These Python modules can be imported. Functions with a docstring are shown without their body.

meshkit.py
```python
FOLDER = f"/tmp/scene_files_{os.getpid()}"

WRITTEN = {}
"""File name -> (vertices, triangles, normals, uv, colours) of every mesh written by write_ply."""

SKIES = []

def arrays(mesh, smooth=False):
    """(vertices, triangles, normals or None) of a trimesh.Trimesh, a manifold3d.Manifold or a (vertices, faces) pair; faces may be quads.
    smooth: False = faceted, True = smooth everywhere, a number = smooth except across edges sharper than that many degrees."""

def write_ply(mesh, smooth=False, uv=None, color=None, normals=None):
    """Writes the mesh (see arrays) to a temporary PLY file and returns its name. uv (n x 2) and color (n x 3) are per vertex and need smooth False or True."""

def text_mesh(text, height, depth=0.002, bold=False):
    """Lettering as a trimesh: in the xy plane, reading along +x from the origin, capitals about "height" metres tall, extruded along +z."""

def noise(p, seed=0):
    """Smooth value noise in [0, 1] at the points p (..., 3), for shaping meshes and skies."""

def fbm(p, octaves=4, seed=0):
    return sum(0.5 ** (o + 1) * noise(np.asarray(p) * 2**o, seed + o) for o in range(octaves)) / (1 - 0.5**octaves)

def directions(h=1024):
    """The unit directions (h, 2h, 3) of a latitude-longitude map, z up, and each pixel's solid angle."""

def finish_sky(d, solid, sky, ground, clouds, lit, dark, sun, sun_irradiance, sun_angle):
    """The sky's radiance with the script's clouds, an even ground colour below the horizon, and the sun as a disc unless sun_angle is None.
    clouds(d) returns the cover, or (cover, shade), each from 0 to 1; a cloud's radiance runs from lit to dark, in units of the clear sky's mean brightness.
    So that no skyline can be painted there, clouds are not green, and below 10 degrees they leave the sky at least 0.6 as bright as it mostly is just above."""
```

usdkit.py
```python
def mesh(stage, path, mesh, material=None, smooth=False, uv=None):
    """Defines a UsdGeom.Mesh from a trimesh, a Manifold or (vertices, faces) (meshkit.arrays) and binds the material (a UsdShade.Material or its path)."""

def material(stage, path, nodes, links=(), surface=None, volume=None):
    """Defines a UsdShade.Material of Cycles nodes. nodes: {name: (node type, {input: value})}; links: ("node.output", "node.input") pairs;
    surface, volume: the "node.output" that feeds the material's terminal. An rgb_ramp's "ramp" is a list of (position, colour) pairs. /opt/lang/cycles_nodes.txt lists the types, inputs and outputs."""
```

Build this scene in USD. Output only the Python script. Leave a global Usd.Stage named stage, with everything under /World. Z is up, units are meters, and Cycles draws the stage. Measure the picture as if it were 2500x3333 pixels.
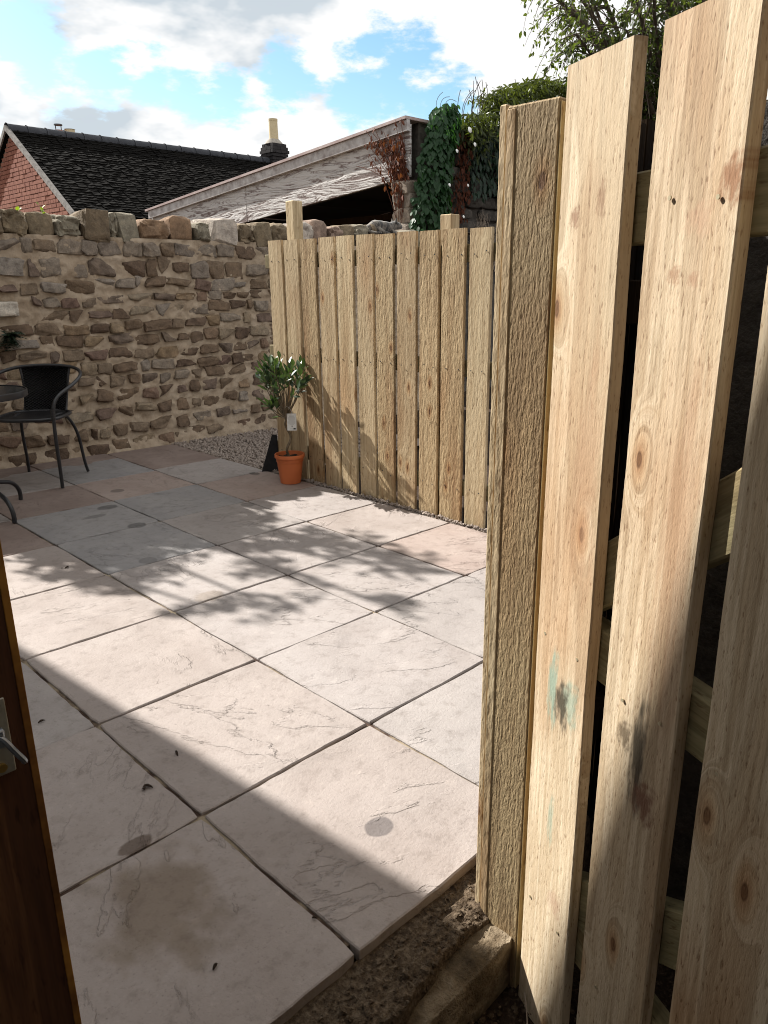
import math, random
import numpy as np, trimesh, usdkit, meshkit
from pxr import Usd, UsdGeom, UsdLux, UsdShade, Gf, Sdf

# ------------------------------------------------------------------ stage, camera, sky, sun
stage = Usd.Stage.CreateInMemory()
UsdGeom.SetStageUpAxis(stage, UsdGeom.Tokens.z)
UsdGeom.SetStageMetersPerUnit(stage, 1.0)
world = UsdGeom.Xform.Define(stage, '/World')
stage.SetDefaultPrim(world.GetPrim())
UsdGeom.Scope.Define(stage, '/World/Looks')

CAM = np.array([-0.8077, -1.4681, 1.2939])
RT = np.array([0.702019, -0.71209, -0.009877]); DN = np.array([-0.214466, -0.198168, -0.956417]); FW = np.array([0.679097, 0.673541, -0.291837])
cam = UsdGeom.Camera.Define(stage, '/World/camera')
cam.CreateHorizontalApertureAttr(36.0); cam.CreateVerticalApertureAttr(48.0); cam.CreateFocalLengthAttr(35.184)
cam.CreateClippingRangeAttr((0.03, 5000.0))
cam.CreateExposureAttr(1.55)
M = np.eye(4); M[0, :3] = RT; M[1, :3] = -DN; M[2, :3] = -FW; M[3, :3] = CAM
cam.AddTransformOp().Set(Gf.Matrix4d(M.tolist()))

SUN = np.array([-0.2115, 1.0, 0.84]); SUN /= np.linalg.norm(SUN)
EL = math.asin(SUN[2]); ROT = math.atan2(SUN[0], SUN[1])
sun = UsdLux.DistantLight.Define(stage, '/World/sun')
sun.CreateIntensityAttr(0.98); sun.CreateAngleAttr(0.5); sun.CreateNormalizeAttr(True); sun.CreateColorAttr(Gf.Vec3f(1.0, 0.965, 0.905))
z = SUN; x = np.cross([0, 0, 1.0], z); x /= np.linalg.norm(x); y = np.cross(z, x)
M = np.eye(4); M[0, :3] = x; M[1, :3] = y; M[2, :3] = z
sun.AddTransformOp().Set(Gf.Matrix4d(M.tolist()))

HOLES = [((.703, .674, .227), .060), ((.681, .698, .216), .045), ((.37, .894, .253), .055), ((.385, .893, .225), .045), ((.448, .866, .222), .035),
         ((.49, .845, .213), .035), ((.521, .828, .206), .033), ((.56, .80, .212), .03), ((.613, .757, .227), .035), ((.75, .630, .200), .035), ((.30, .93, .24), .08)]
n = {'tc': ('texture_coordinate', {}), 'sky': ('sky_texture', {'sky_type': 'single_scattering', 'sun_disc': False, 'sun_elevation': EL, 'sun_rotation': ROT, 'aerosol_density': 1.0, 'air_density': 1.0, 'ozone_density': 1.0}),
     'map': ('mapping', {'scale': (1.0, 1.0, 2.3)}),
     'ns': ('noise_texture', {'dimensions': '3D', 'scale': 3.1, 'detail': 7.0, 'roughness': 0.56}),
     'nd': ('noise_texture', {'dimensions': '3D', 'scale': 17.0, 'detail': 6.0, 'roughness': 0.62}),
     'n2': ('noise_texture', {'dimensions': '3D', 'scale': 4.4, 'detail': 6.0, 'roughness': 0.5}),
     'cover': ('rgb_ramp', {'ramp': [(0, (.93,) * 3), (.36, (.96,) * 3), (.44, (1,) * 3), (1, (1,) * 3)]}),
     'ctone': ('rgb_ramp', {'ramp': [(0, (3.9, 4.5, 4.95)), (.40, (4.3, 4.8, 5.2)), (.48, (7.6, 7.5, 7.4)), (1, (8.2, 8.1, 8.0))]}),
     'mix': ('mix', {'mix_type': 'mix'}), 'bg': ('background_shader', {'strength': 0.05}),
     'sat': ('hsv', {'saturation': 1.2, 'value': 1.25, 'hue': 0.485})}
l = [('tc.generated', 'map.vector'), ('map.vector', 'ns.vector'), ('map.vector', 'nd.vector'), ('map.vector', 'n2.vector'), ('n2.fac', 'ctone.fac'), ('sky.color', 'sat.color'),
     ('sat.color', 'mix.color1'), ('ctone.color', 'mix.color2'), ('mix.color', 'bg.color')]
prev = None
for k, (d, r) in enumerate(HOLES):           # gaps of blue between the clouds, as directions of the real sky
    d = np.array(d) / np.linalg.norm(d)
    n[f'hd{k}'] = ('vector_math', {'math_type': 'distance', 'vector2': tuple(d)})
    n[f'hm{k}'] = ('math', {'math_type': 'divide', 'value2': r})
    l += [('tc.generated', f'hd{k}.vector1'), (f'hd{k}.value', f'hm{k}.value1')]
    if prev is None: prev = f'hm{k}.value'
    else:
        n[f'hx{k}'] = ('math', {'math_type': 'smoothmin', 'value3': 0.3}); l += [(prev, f'hx{k}.value1'), (f'hm{k}.value', f'hx{k}.value2')]; prev = f'hx{k}.value'
n['nm'] = ('math', {'math_type': 'multiply_add', 'value2': 3.4, 'value3': -1.7}); l += [('nd.fac', 'nm.value1')]
n['ha'] = ('math', {'math_type': 'add'}); l += [(prev, 'ha.value1'), ('nm.value', 'ha.value2')]
n['hr'] = ('map_range', {'range_type': 'smoothstep', 'from_min': 0.45, 'from_max': 1.25, 'to_min': 0.0, 'to_max': 1.0}); l += [('ha.value', 'hr.value')]
n['cm'] = ('math', {'math_type': 'multiply'}); l += [('ns.fac', 'cover.fac'), ('cover.color', 'cm.value1'), ('hr.result', 'cm.value2'), ('cm.value', 'mix.fac')]
skymat = usdkit.material(stage, '/World/Looks/sky', n, l, surface='bg.background')
dome = UsdLux.DomeLight.Define(stage, '/World/sky')
dome.CreateIntensityAttr(1.0)
UsdShade.MaterialBindingAPI.Apply(dome.GetPrim()).Bind(skymat)
dome.GetPrim().SetCustomDataByKey('kind', 'structure')

# ------------------------------------------------------------------ helpers
rnd = random.Random(7); rng = np.random.default_rng(11)
A_, B_, ROW = -0.018455, 0.011287, 0.58213
def gz(x, y): return A_ * x + B_ * y                      # the patio falls a little for drainage
used = {}
def numbered(path):
    k = used.get(path, -1) + 1; used[path] = k
    return path if k == 0 else f'{path}_{k:03d}'
def P(o): return '/World' if o is None else str(o.GetPath())
def obj(name, mesh, m, parent=None, smooth=False, xf=None, label=None):
    p = usdkit.mesh(stage, numbered(P(parent) + '/' + name), mesh, m, smooth)
    if xf is not None: p.AddTransformOp().Set(Gf.Matrix4d(np.asarray(xf).T.tolist()))
    if label: p.GetPrim().SetCustomDataByKey('label', label)
    return p.GetPrim()
def tag(o, label, cat, group=None, kind=None):
    if label: o.SetCustomDataByKey('label', label)
    if cat: o.SetCustomDataByKey('category', cat)
    if group: o.SetCustomDataByKey('group', group)
    if kind: o.SetCustomDataByKey('kind', kind)
    return o
def thing(name, label=None, cat=None, loc=(0, 0, 0), rotz=0, group=None, kind=None):
    x = UsdGeom.Xform.Define(stage, numbered('/World/' + name)); x.AddTranslateOp().Set(Gf.Vec3d(*map(float, loc)))
    if rotz: x.AddRotateZOp().Set(math.degrees(rotz))
    return tag(x.GetPrim(), label, cat, group, kind)
cat_ = trimesh.util.concatenate
def T(x, y, z):
    m = np.eye(4); m[:3, 3] = (x, y, z); return m
def frame(o, ex, ey, ez):
    m = np.eye(4); m[:3, 0] = ex; m[:3, 1] = ey; m[:3, 2] = ez; m[:3, 3] = o; return m
def box(x0, x1, y0, y1, z0, z1, b=0.0):
    if b <= 0:
        m = trimesh.creation.box((x1 - x0, y1 - y0, z1 - z0)); m.apply_translation(((x0 + x1) / 2, (y0 + y1) / 2, (z0 + z1) / 2)); return m
    pts = []
    for sx in (0, 1):
        for sy in (0, 1):
            for sz in (0, 1):
                c = [(x0, x1)[sx], (y0, y1)[sy], (z0, z1)[sz]]; s = [1 - 2 * sx, 1 - 2 * sy, 1 - 2 * sz]
                for k in range(3):
                    q = list(c)
                    for j in range(3):
                        if j != k: q[j] += s[j] * b
                    pts.append(q)
    return trimesh.convex.convex_hull(np.array(pts))
def tube(pts, r, n=8, cap=True):
    p = np.asarray(pts, float); r = np.broadcast_to(r, (len(p),))
    t = np.gradient(p, axis=0); t /= np.linalg.norm(t, axis=1, keepdims=True) + 1e-12
    a = np.cross(t[0], [0, 0, 1.0] if abs(t[0][2]) < .9 else [1.0, 0, 0]); rows = []
    for k in range(len(p)):
        a = a - t[k] * (a @ t[k]); a /= np.linalg.norm(a) + 1e-12; b = np.cross(t[k], a)
        ang = np.arange(n) * 2 * np.pi / n
        rows.append(p[k] + r[k] * (np.cos(ang)[:, None] * a + np.sin(ang)[:, None] * b))
    v = np.vstack(rows); f = []
    for k in range(len(p) - 1):
        for j in range(n):
            q = (k * n + j, k * n + (j + 1) % n, (k + 1) * n + (j + 1) % n, (k + 1) * n + j)
            f += [(q[0], q[1], q[2]), (q[0], q[2], q[3])]
    if cap:
        v = np.vstack([v, p[0], p[-1]]); c0, c1 = len(v) - 2, len(v) - 1; e = (len(p) - 1) * n
        for j in range(n): f += [(c0, (j + 1) % n, j), (c1, e + j, e + (j + 1) % n)]
    return trimesh.Trimesh(v, f, process=False)
def spline(pts, n=24):
    from scipy.interpolate import CubicSpline
    p = np.asarray(pts, float); d = np.r_[0, np.cumsum(np.linalg.norm(np.diff(p, axis=0), axis=1))]
    return CubicSpline(d, p)(np.linspace(0, d[-1], n))
def lathe(prof, n=40):
    return trimesh.creation.revolve(np.array(prof), sections=n)
def broken(sx, sy, sz, seed, n=34, rough=.05, pw=.34):
    """an angular broken stone: the hull of scattered points, its faces split once and roughened"""
    r = np.random.default_rng(seed); p = r.normal(0, 1, (n, 3)); p = np.sign(p) * np.abs(p) ** pw; p /= np.abs(p).max(1, keepdims=True) ** .8; p *= r.uniform(.86, 1.0, (n, 1))
    m = trimesh.convex.convex_hull(p); m = m.subdivide(); h = meshkit.fbm(m.vertices * 2.3 + seed % 97, 3, seed % 1000) - .5
    m.vertices = m.vertices * (1 + rough * 4 * h)[:, None] * [sx / 2, sy / 2, sz / 2]; return m
ICO = {k: trimesh.creation.icosphere(k) for k in (0, 1, 2, 3)}
def rock(sx, sy, sz, seed, k=2, boxy=.55, rough=.16, freq=2.2):
    d = ICO[k].vertices; p = np.sign(d) * np.abs(d) ** boxy
    p /= np.maximum(np.abs(p).max(1, keepdims=True), 1e-9) ** .55
    h = meshkit.fbm(d * freq + seed * 7.31, 4, seed) - .5
    h2 = meshkit.fbm(d * freq * 2.7 + seed * 3.1, 3, seed + 9) - .5
    p = p * (1 + rough * 2.0 * h + rough * .9 * h2)[:, None]
    return trimesh.Trimesh(p * [sx / 2, sy / 2, sz / 2], ICO[k].faces, process=False)
def leaf_mesh(base, dirs, norms, L, W, fold=.25, droop=.0):
    """many leaves at once: six-vertex folded blades, joined"""
    base = np.asarray(base, float); d = np.asarray(dirs, float); d = d / np.linalg.norm(d, axis=1, keepdims=True)
    nn = np.asarray(norms, float); nn = nn - d * (nn * d).sum(1, keepdims=True); nn /= np.linalg.norm(nn, axis=1, keepdims=True) + 1e-9
    s = np.cross(d, nn); L = np.broadcast_to(L, (len(base),))[:, None]; W = np.broadcast_to(W, (len(base),))[:, None]
    dr = np.array([0, 0, -1.0]) * droop
    v0 = base; v1 = base + d * L * .38 + s * W * .5 + nn * W * fold + dr * L * .15; v2 = base + d * L * .38 - s * W * .5 + nn * W * fold + dr * L * .15
    vm = base + d * L * .42 + dr * L * .15; v3 = base + d * L * .74 + s * W * .36 + nn * W * fold * .8 + dr * L * .5; v4 = base + d * L * .74 - s * W * .36 + nn * W * fold * .8 + dr * L * .5; v5 = base + d * L + dr * L
    V = np.stack([v0, v1, v2, vm, v3, v4, v5], 1); n = len(base)
    F = np.array([(0, 3, 1), (0, 2, 3), (1, 3, 4), (3, 5, 4), (3, 2, 5), (5, 2, 5)])
    F = np.array([(0, 3, 1), (0, 2, 3), (1, 3, 4), (2, 5, 3), (3, 6, 4), (3, 5, 6)])
    return trimesh.Trimesh(V.reshape(-1, 3), (np.arange(n)[:, None, None] * 7 + F).reshape(-1, 3), process=False)
def unit(v): v = np.asarray(v, float); return v / (np.linalg.norm(v, axis=-1, keepdims=True) + 1e-12)

# ------------------------------------------------------------------ materials
def mat(name, nodes, links, surface='p.BSDF'): return usdkit.material(stage, '/World/Looks/' + name, nodes, links, surface=surface)
def plain(name, c, rough=.6, **k): return mat(name, {'p': ('principled_bsdf', {'base_color': c, 'roughness': rough, **k})}, [])
def sc(c, k): return tuple(min(1, v * k) for v in c)

def wood(name, dark, mid, light, scale=1.0, bump=.5, relief=.0012, knots=True, rough=.8, fuzz=90, tint=(.9, .72, .6), stains=None, spec=.3):
    nd = {'tc': ('texture_coordinate', {}), 'oi': ('object_info', {}), 'w': ('math', {'math_type': 'multiply', 'value2': 37.0}),
          'm1': ('mapping', {'scale': (17 * scale, 17 * scale, .8 * scale)}), 'n1': ('noise_texture', {'dimensions': '4D', 'scale': 1.0, 'detail': 6.0, 'roughness': .62, 'distortion': .25}),
          'r1': ('rgb_ramp', {'ramp': [(.27, dark), (.40, mid), (.46, sc(mid, .88)), (.52, light), (.58, mid), (.66, sc(light, 1.05)), (.8, mid)]}),
          'm2': ('mapping', {'scale': (210, 210, 5)}), 'n2': ('noise_texture', {'dimensions': '4D', 'scale': 1.0, 'detail': 3.0, 'roughness': .6}),
          'r2': ('rgb_ramp', {'ramp': [(.28, (.70, .66, .60)), (.5, (1, 1, 1)), (.8, (1.05, 1.05, 1.03))]}),
          'm3': ('mapping', {'scale': (fuzz, fuzz, fuzz * .24)}), 'n3': ('noise_texture', {'dimensions': '4D', 'scale': 1.0, 'detail': 3.5, 'roughness': .62}),
          'm4': ('mapping', {'scale': (5, 5, 1.3)}), 'n4': ('noise_texture', {'dimensions': '4D', 'scale': 1.0, 'detail': 3.0, 'roughness': .5}),
          'r4': ('rgb_ramp', {'ramp': [(.30, sc(tint, .92)), (.50, (1, 1, 1)), (.66, (1, 1, 1)), (.75, (1.06, 1.05, 1.0))]}),
          'x1': ('mix', {'mix_type': 'multiply', 'fac': .8}), 'x2': ('mix', {'mix_type': 'multiply', 'fac': .85}),
          'hm': ('math', {'math_type': 'multiply_add', 'value2': .35}), 'rl': ('rgb_ramp', {'ramp': [(.3, (0,) * 3), (.62, (1,) * 3)]}),
          'b': ('bump', {'strength': bump, 'distance': relief}), 'p': ('principled_bsdf', {'roughness': rough, 'specular_ior_level': spec})}
    ln = [('oi.random', 'w.value1'), ('tc.object', 'm1.vector'), *([] if knots else [('m1.vector', 'n1.vector')]), ('w.value', 'n1.w'), ('n1.fac', 'r1.fac'), ('tc.object', 'm2.vector'), ('m2.vector', 'n2.vector'), ('w.value', 'n2.w'), ('n2.fac', 'r2.fac'),
          ('tc.object', 'm3.vector'), ('m3.vector', 'n3.vector'), ('w.value', 'n3.w'), ('tc.object', 'm4.vector'), ('m4.vector', 'n4.vector'), ('w.value', 'n4.w'), ('n4.fac', 'r4.fac'),
          ('r1.color', 'x1.color1'), ('r2.color', 'x1.color2'), ('x1.color', 'x2.color1'), ('r4.color', 'x2.color2'), ('n3.fac', 'rl.fac'), ('n2.fac', 'hm.value1'), ('rl.color', 'hm.value3'), ('hm.value', 'b.height'), ('b.normal', 'p.normal')]
    nd |= {'rp': ('rgb_ramp', {'ramp': [(.32, (.38, .28, .21)), (.42, (.96, .95, .93)), (.60, (1, 1, 1)), (.72, (1.10, 1.10, 1.09))]}), 'xp': ('mix', {'mix_type': 'multiply', 'fac': .8}), 'ro': ('rgb_ramp', {'ramp': [(0, (.86, .80, .75)), (.35, (1.06, 1.06, 1.05)), (.65, (.97, .92, .88)), (1, (1.16, 1.16, 1.14))]}), 'xo': ('mix', {'mix_type': 'multiply', 'fac': .8})}
    ln += [('n3.fac', 'rp.fac'), ('x2.color', 'xp.color1'), ('rp.color', 'xp.color2'), ('oi.random', 'ro.fac'), ('xp.color', 'xo.color1'), ('ro.color', 'xo.color2')]
    last = 'xo.color'
    if knots:
        nd |= {'mk': ('mapping', {'scale': (6.2, .001, 2.6), 'rotation': (math.pi / 2, 0, 0)}), 'w3': ('math', {'math_type': 'multiply', 'value2': 91.0}), 'nk': ('noise_texture', {'scale': 5.0, 'detail': 3.0}), 'ak': ('mix', {'mix_type': 'linear_light', 'fac': .022}),
               'vk': ('voronoi_texture', {'dimensions': '2D', 'scale': 1.0, 'randomness': 1.0}), 'rk': ('rgb_ramp', {'ramp': [(0, (.30, .19, .12)), (.020, (.36, .23, .15)), (.030, (.24, .15, .10)), (.042, (.70, .54, .42)), (.085, (.88, .78, .68)), (.15, (1, 1, 1))]}),
               'x3': ('mix', {'mix_type': 'multiply', 'fac': 1.0}), 'sk': ('separate_color', {}), 'has': ('map_range', {'range_type': 'smoothstep', 'from_min': .42, 'from_max': .55, 'to_min': 0.0, 'to_max': 1.0}), 'fl': ('map_range', {'range_type': 'smootherstep', 'from_min': .0, 'from_max': .30, 'to_min': 1.9, 'to_max': 0.0}), 'fm': ('math', {'math_type': 'multiply'}), 'cx': ('combine_xyz', {}), 'va': ('vector_math', {'math_type': 'add'}), 'ds': ('math', {'math_type': 'multiply_add', 'value2': -.9, 'value3': 0.9}), 'da': ('math', {'math_type': 'add'})}
        ln += [('tc.object', 'mk.vector'), ('mk.vector', 'nk.vector'), ('mk.vector', 'ak.color1'), ('nk.color', 'ak.color2'), ('ak.color', 'vk.vector'), ('oi.random', 'w3.value1'), ('w3.value', 'mk.location'), ('vk.color', 'sk.color'), ('sk.r', 'has.value'), ('vk.distance', 'fl.value'), ('fl.result', 'fm.value1'), ('has.result', 'fm.value2'), ('fm.value', 'cx.x'), ('m1.vector', 'va.vector1'), ('cx.vector', 'va.vector2'), ('va.vector', 'n1.vector'), ('has.result', 'ds.value1'), ('vk.distance', 'da.value1'), ('ds.value', 'da.value2'), ('da.value', 'rk.fac'), (last, 'x3.color1'), ('rk.color', 'x3.color2')]
        last = 'x3.color'
    for k, (c, r, zr, col, amt) in enumerate(stains or []):          # marks that belong to the board: (centre, radius, stretch along, colour, strength)
        nd |= {f's{k}': ('mapping', {'location': (-c[0] / r, 0, -c[1] / (r * zr)), 'scale': (1 / r, .01, 1 / (r * zr))}), f'sl{k}': ('vector_math', {'math_type': 'length'}), f'sn{k}': ('noise_texture', {'scale': 2.2, 'detail': 5.0}),
               f'sa{k}': ('math', {'math_type': 'multiply_add', 'value2': 1.9, 'value3': -.95}), f'ss{k}': ('math', {'math_type': 'add'}), f'sr{k}': ('map_range', {'range_type': 'smoothstep', 'from_min': 1.0, 'from_max': .3, 'to_min': 0.0, 'to_max': amt}), f'sx{k}': ('mix', {'color2': col})}
        ln += [('tc.object', f's{k}.vector'), (f's{k}.vector', f'sl{k}.vector1'), (f's{k}.vector', f'sn{k}.vector'), (f'sn{k}.fac', f'sa{k}.value1'), (f'sl{k}.value', f'ss{k}.value1'), (f'sa{k}.value', f'ss{k}.value2'), (f'ss{k}.value', f'sr{k}.value'), (f'sr{k}.result', f'sx{k}.fac'), (last, f'sx{k}.color1')]
        last = f'sx{k}.color'
    return mat(name, nd, ln + [(last, 'p.base_color')])

fence_wood = wood('fence_wood', (.26, .175, .095), (.43, .33, .20), (.53, .43, .28), bump=.75, relief=.0015, fuzz=105)
fence_wood_rough = wood('fence_wood_rough', (.21, .13, .065), (.36, .26, .145), (.45, .35, .21), bump=1.0, relief=.0028, fuzz=88)
gate_wood = wood('gate_wood', (.30, .21, .125), (.50, .405, .28), (.62, .535, .40), bump=.55, relief=.0007, fuzz=270, tint=(.80, .60, .46))
GREEN, DARKK = (.20, .31, .25), (.045, .035, .022)
gate_wood_green = wood('gate_wood_green', (.30, .21, .125), (.50, .405, .28), (.62, .535, .40), bump=.55, relief=.0007, fuzz=270, tint=(.80, .60, .46),
                       stains=[((.04, 1.20), .045, 6, (.36, .22, .13), .45), ((-.018, .80), .020, 5, GREEN, .75), ((.035, .80), .034, 1.7, GREEN, .6), ((.012, .785), .028, 2.2, DARKK, .9), ((.0, .53), .012, 6, GREEN, .5), ((-.035, 1.60), .016, 1.3, (.22, .12, .07), .75), ((.03, 1.62), .014, 2.5, (.2, .11, .06), .6), ((.03, .36), .03, 1.2, (.36, .23, .16), .5)])
gate_wood_knot = wood('gate_wood_knot', (.28, .19, .11), (.47, .375, .255), (.59, .50, .37), bump=.55, relief=.0007, fuzz=270, tint=(.74, .54, .40),
                      stains=[((.045, 1.15), .045, 8, (.32, .19, .11), .5), ((.010, .83), .022, 6, DARKK, .92), ((.032, .765), .032, 1.5, (.16, .075, .045), .9), ((-.025, .85), .022, 1.5, (.10, .07, .04), .8), ((.066, 1.64), .024, 1.6, (.22, .10, .045), .85), ((.02, 1.60), .03, .9, (.40, .25, .16), .5), ((-.015, 1.535), .016, 1.0, (.28, .16, .09), .7), ((.02, 1.53), .013, 1.0, (.30, .17, .10), .6)])
post_wood = wood('post_wood', (.19, .125, .065), (.295, .215, .12), (.375, .285, .165), bump=1.0, relief=.0017, fuzz=185, knots=True)
bounce_tint_wood = wood('bounce_tint_wood', (.38, .27, .12), (.48, .36, .17), (.55, .43, .22), bump=.3, relief=.0006, knots=False, fuzz=120)  # yellow light bounced off the sunlit gate, put into the wood colour
green_wood = wood('green_wood', (.13, .115, .06), (.19, .165, .09), (.24, .21, .12), bump=.5, relief=.001, fuzz=110)
dark_wood = wood('dark_wood', (.036, .015, .008), (.07, .030, .015), (.115, .053, .025), bump=.5, relief=.001, knots=False, fuzz=100, rough=.65)
shade_wood = wood('shade_wood', (.012, .008, .005), (.02, .013, .008), (.028, .019, .012), knots=False, spec=.03)  # shade behind the gaps put into the colour, near black

def slab_mat(name, c1, c2, marks=()):
    nd = {'g': ('geometry', {}), 'oi': ('object_info', {}), 'w': ('math', {'math_type': 'multiply', 'value2': 53.0}),
          'n1': ('noise_texture', {'dimensions': '4D', 'scale': 3.3, 'detail': 5.0, 'roughness': .55, 'distortion': .6}), 'r1': ('rgb_ramp', {'ramp': [(.33, c1), (.62, c2)]}),
          'rot': ('vector_rotate', {'rotate_type': 'z_axis'}), 'ra': ('math', {'math_type': 'multiply', 'value2': 5.3}),
          'ms': ('mapping', {'scale': (2.0, 5.5, 6.0)}), 'ns': ('noise_texture', {'dimensions': '4D', 'scale': 1.0, 'detail': 8.0, 'roughness': .60, 'distortion': .15}),
          'st': ('math', {'math_type': 'multiply', 'value2': 3.6}), 'mk': ('noise_texture', {'dimensions': '4D', 'scale': 2.6, 'detail': 1.0}), 'mr': ('map_range', {'range_type': 'smoothstep', 'from_min': .40, 'from_max': .56, 'to_min': 0.0, 'to_max': 1.0}), 'mm': ('math', {'math_type': 'multiply'}), 'fr': ('math', {'math_type': 'fraction'}), 'fl': ('math', {'math_type': 'floor'}), 'fs': ('map_range', {'range_type': 'smoothstep', 'from_min': .93, 'from_max': 1.0, 'to_min': 0.0, 'to_max': 1.0}), 'tr': ('math', {'math_type': 'add'}),
          'nf': ('noise_texture', {'dimensions': '3D', 'scale': 120.0, 'detail': 4.0, 'roughness': .7}), 'nm': ('noise_texture', {'dimensions': '3D', 'scale': 24.0, 'detail': 5.0, 'roughness': .65}),
          'h1': ('math', {'math_type': 'multiply_add', 'value2': .55}), 'h2': ('math', {'math_type': 'multiply_add', 'value2': .55}), 'b': ('bump', {'strength': .8, 'distance': .0042}),
          'rm': ('rgb_ramp', {'ramp': [(.28, (.70, .68, .66)), (.48, (1, 1, 1)), (.60, (1, 1, 1)), (.74, (1.22, 1.22, 1.2))]}), 'x1': ('mix', {'mix_type': 'multiply', 'fac': .75}),
          'rf': ('rgb_ramp', {'ramp': [(.25, (.50, .47, .45)), (.41, (.97, .97, .97)), (.6, (1, 1, 1)), (.75, (1.2, 1.2, 1.2))]}), 'x2': ('mix', {'mix_type': 'multiply', 'fac': .7}),
          'rq': ('math', {'math_type': 'multiply'}), 'rs': ('rgb_ramp', {'ramp': [(.80, (1,) * 3), (.95, (.62, .59, .56)), (1, (.95,) * 3)]}), 'x3': ('mix', {'mix_type': 'multiply', 'fac': .14}),
          'p': ('principled_bsdf', {'roughness': .78, 'specular_ior_level': .35})}
    ln = [('oi.random', 'w.value1'), ('g.position', 'n1.vector'), ('w.value', 'n1.w'), ('n1.fac', 'r1.fac'), ('g.position', 'rot.vector'), ('oi.random', 'ra.value1'), ('ra.value', 'rot.angle'), ('rot.vector', 'ms.vector'), ('ms.vector', 'ns.vector'), ('w.value', 'ns.w'),
          ('ns.fac', 'st.value1'), ('st.value', 'fr.value1'), ('st.value', 'fl.value1'), ('fr.value', 'fs.value'), ('fs.result', 'tr.value1'), ('fl.value', 'tr.value2'), ('g.position', 'nf.vector'), ('g.position', 'nm.vector'),
          ('nf.fac', 'h1.value1'), ('g.position', 'mk.vector'), ('w.value', 'mk.w'), ('mk.fac', 'mr.value'), ('tr.value', 'mm.value1'), ('mr.result', 'mm.value2'), ('mm.value', 'h1.value3'), ('nm.fac', 'h2.value1'), ('h1.value', 'h2.value3'), ('h2.value', 'b.height'), ('b.normal', 'p.normal'), ('nm.fac', 'rm.fac'), ('nf.fac', 'rf.fac'), ('fr.value', 'rq.value1'), ('mr.result', 'rq.value2'), ('rq.value', 'rs.fac'),
          ('r1.color', 'x1.color1'), ('rm.color', 'x1.color2'), ('x1.color', 'x2.color1'), ('rf.color', 'x2.color2'), ('x2.color', 'x3.color1'), ('rs.color', 'x3.color2')]
    last = 'x3.color'
    for k, (px, py, rx, ry, wob, col, amt) in enumerate(marks):     # dried-on spots and damp stains
        nd |= {f's{k}': ('mapping', {'location': (-px / rx, -py / ry, 0), 'scale': (1 / rx, 1 / ry, 0)}), f'sl{k}': ('vector_math', {'math_type': 'length'}), f'sn{k}': ('noise_texture', {'scale': 1.7, 'detail': 5.0}),
               f'sa{k}': ('math', {'math_type': 'multiply_add', 'value2': 2 * wob, 'value3': -wob}), f'ss{k}': ('math', {'math_type': 'add'}), f'sr{k}': ('map_range', {'range_type': 'smoothstep', 'from_min': 1.0, 'from_max': .88 - .5 * wob, 'to_min': 0.0, 'to_max': amt}), f'sx{k}': ('mix', {'mix_type': 'multiply', 'color2': col})}
        ln += [('g.position', f's{k}.vector'), (f's{k}.vector', f'sl{k}.vector1'), (f's{k}.vector', f'sn{k}.vector'), (f'sn{k}.fac', f'sa{k}.value1'), (f'sl{k}.value', f'ss{k}.value1'), (f'sa{k}.value', f'ss{k}.value2'), (f'ss{k}.value', f'sr{k}.value'), (f'sr{k}.result', f'sx{k}.fac'), (last, f'sx{k}.color1')]
        last = f'sx{k}.color'
    return mat(name, nd, ln + [(last, 'p.base_color')])
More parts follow.
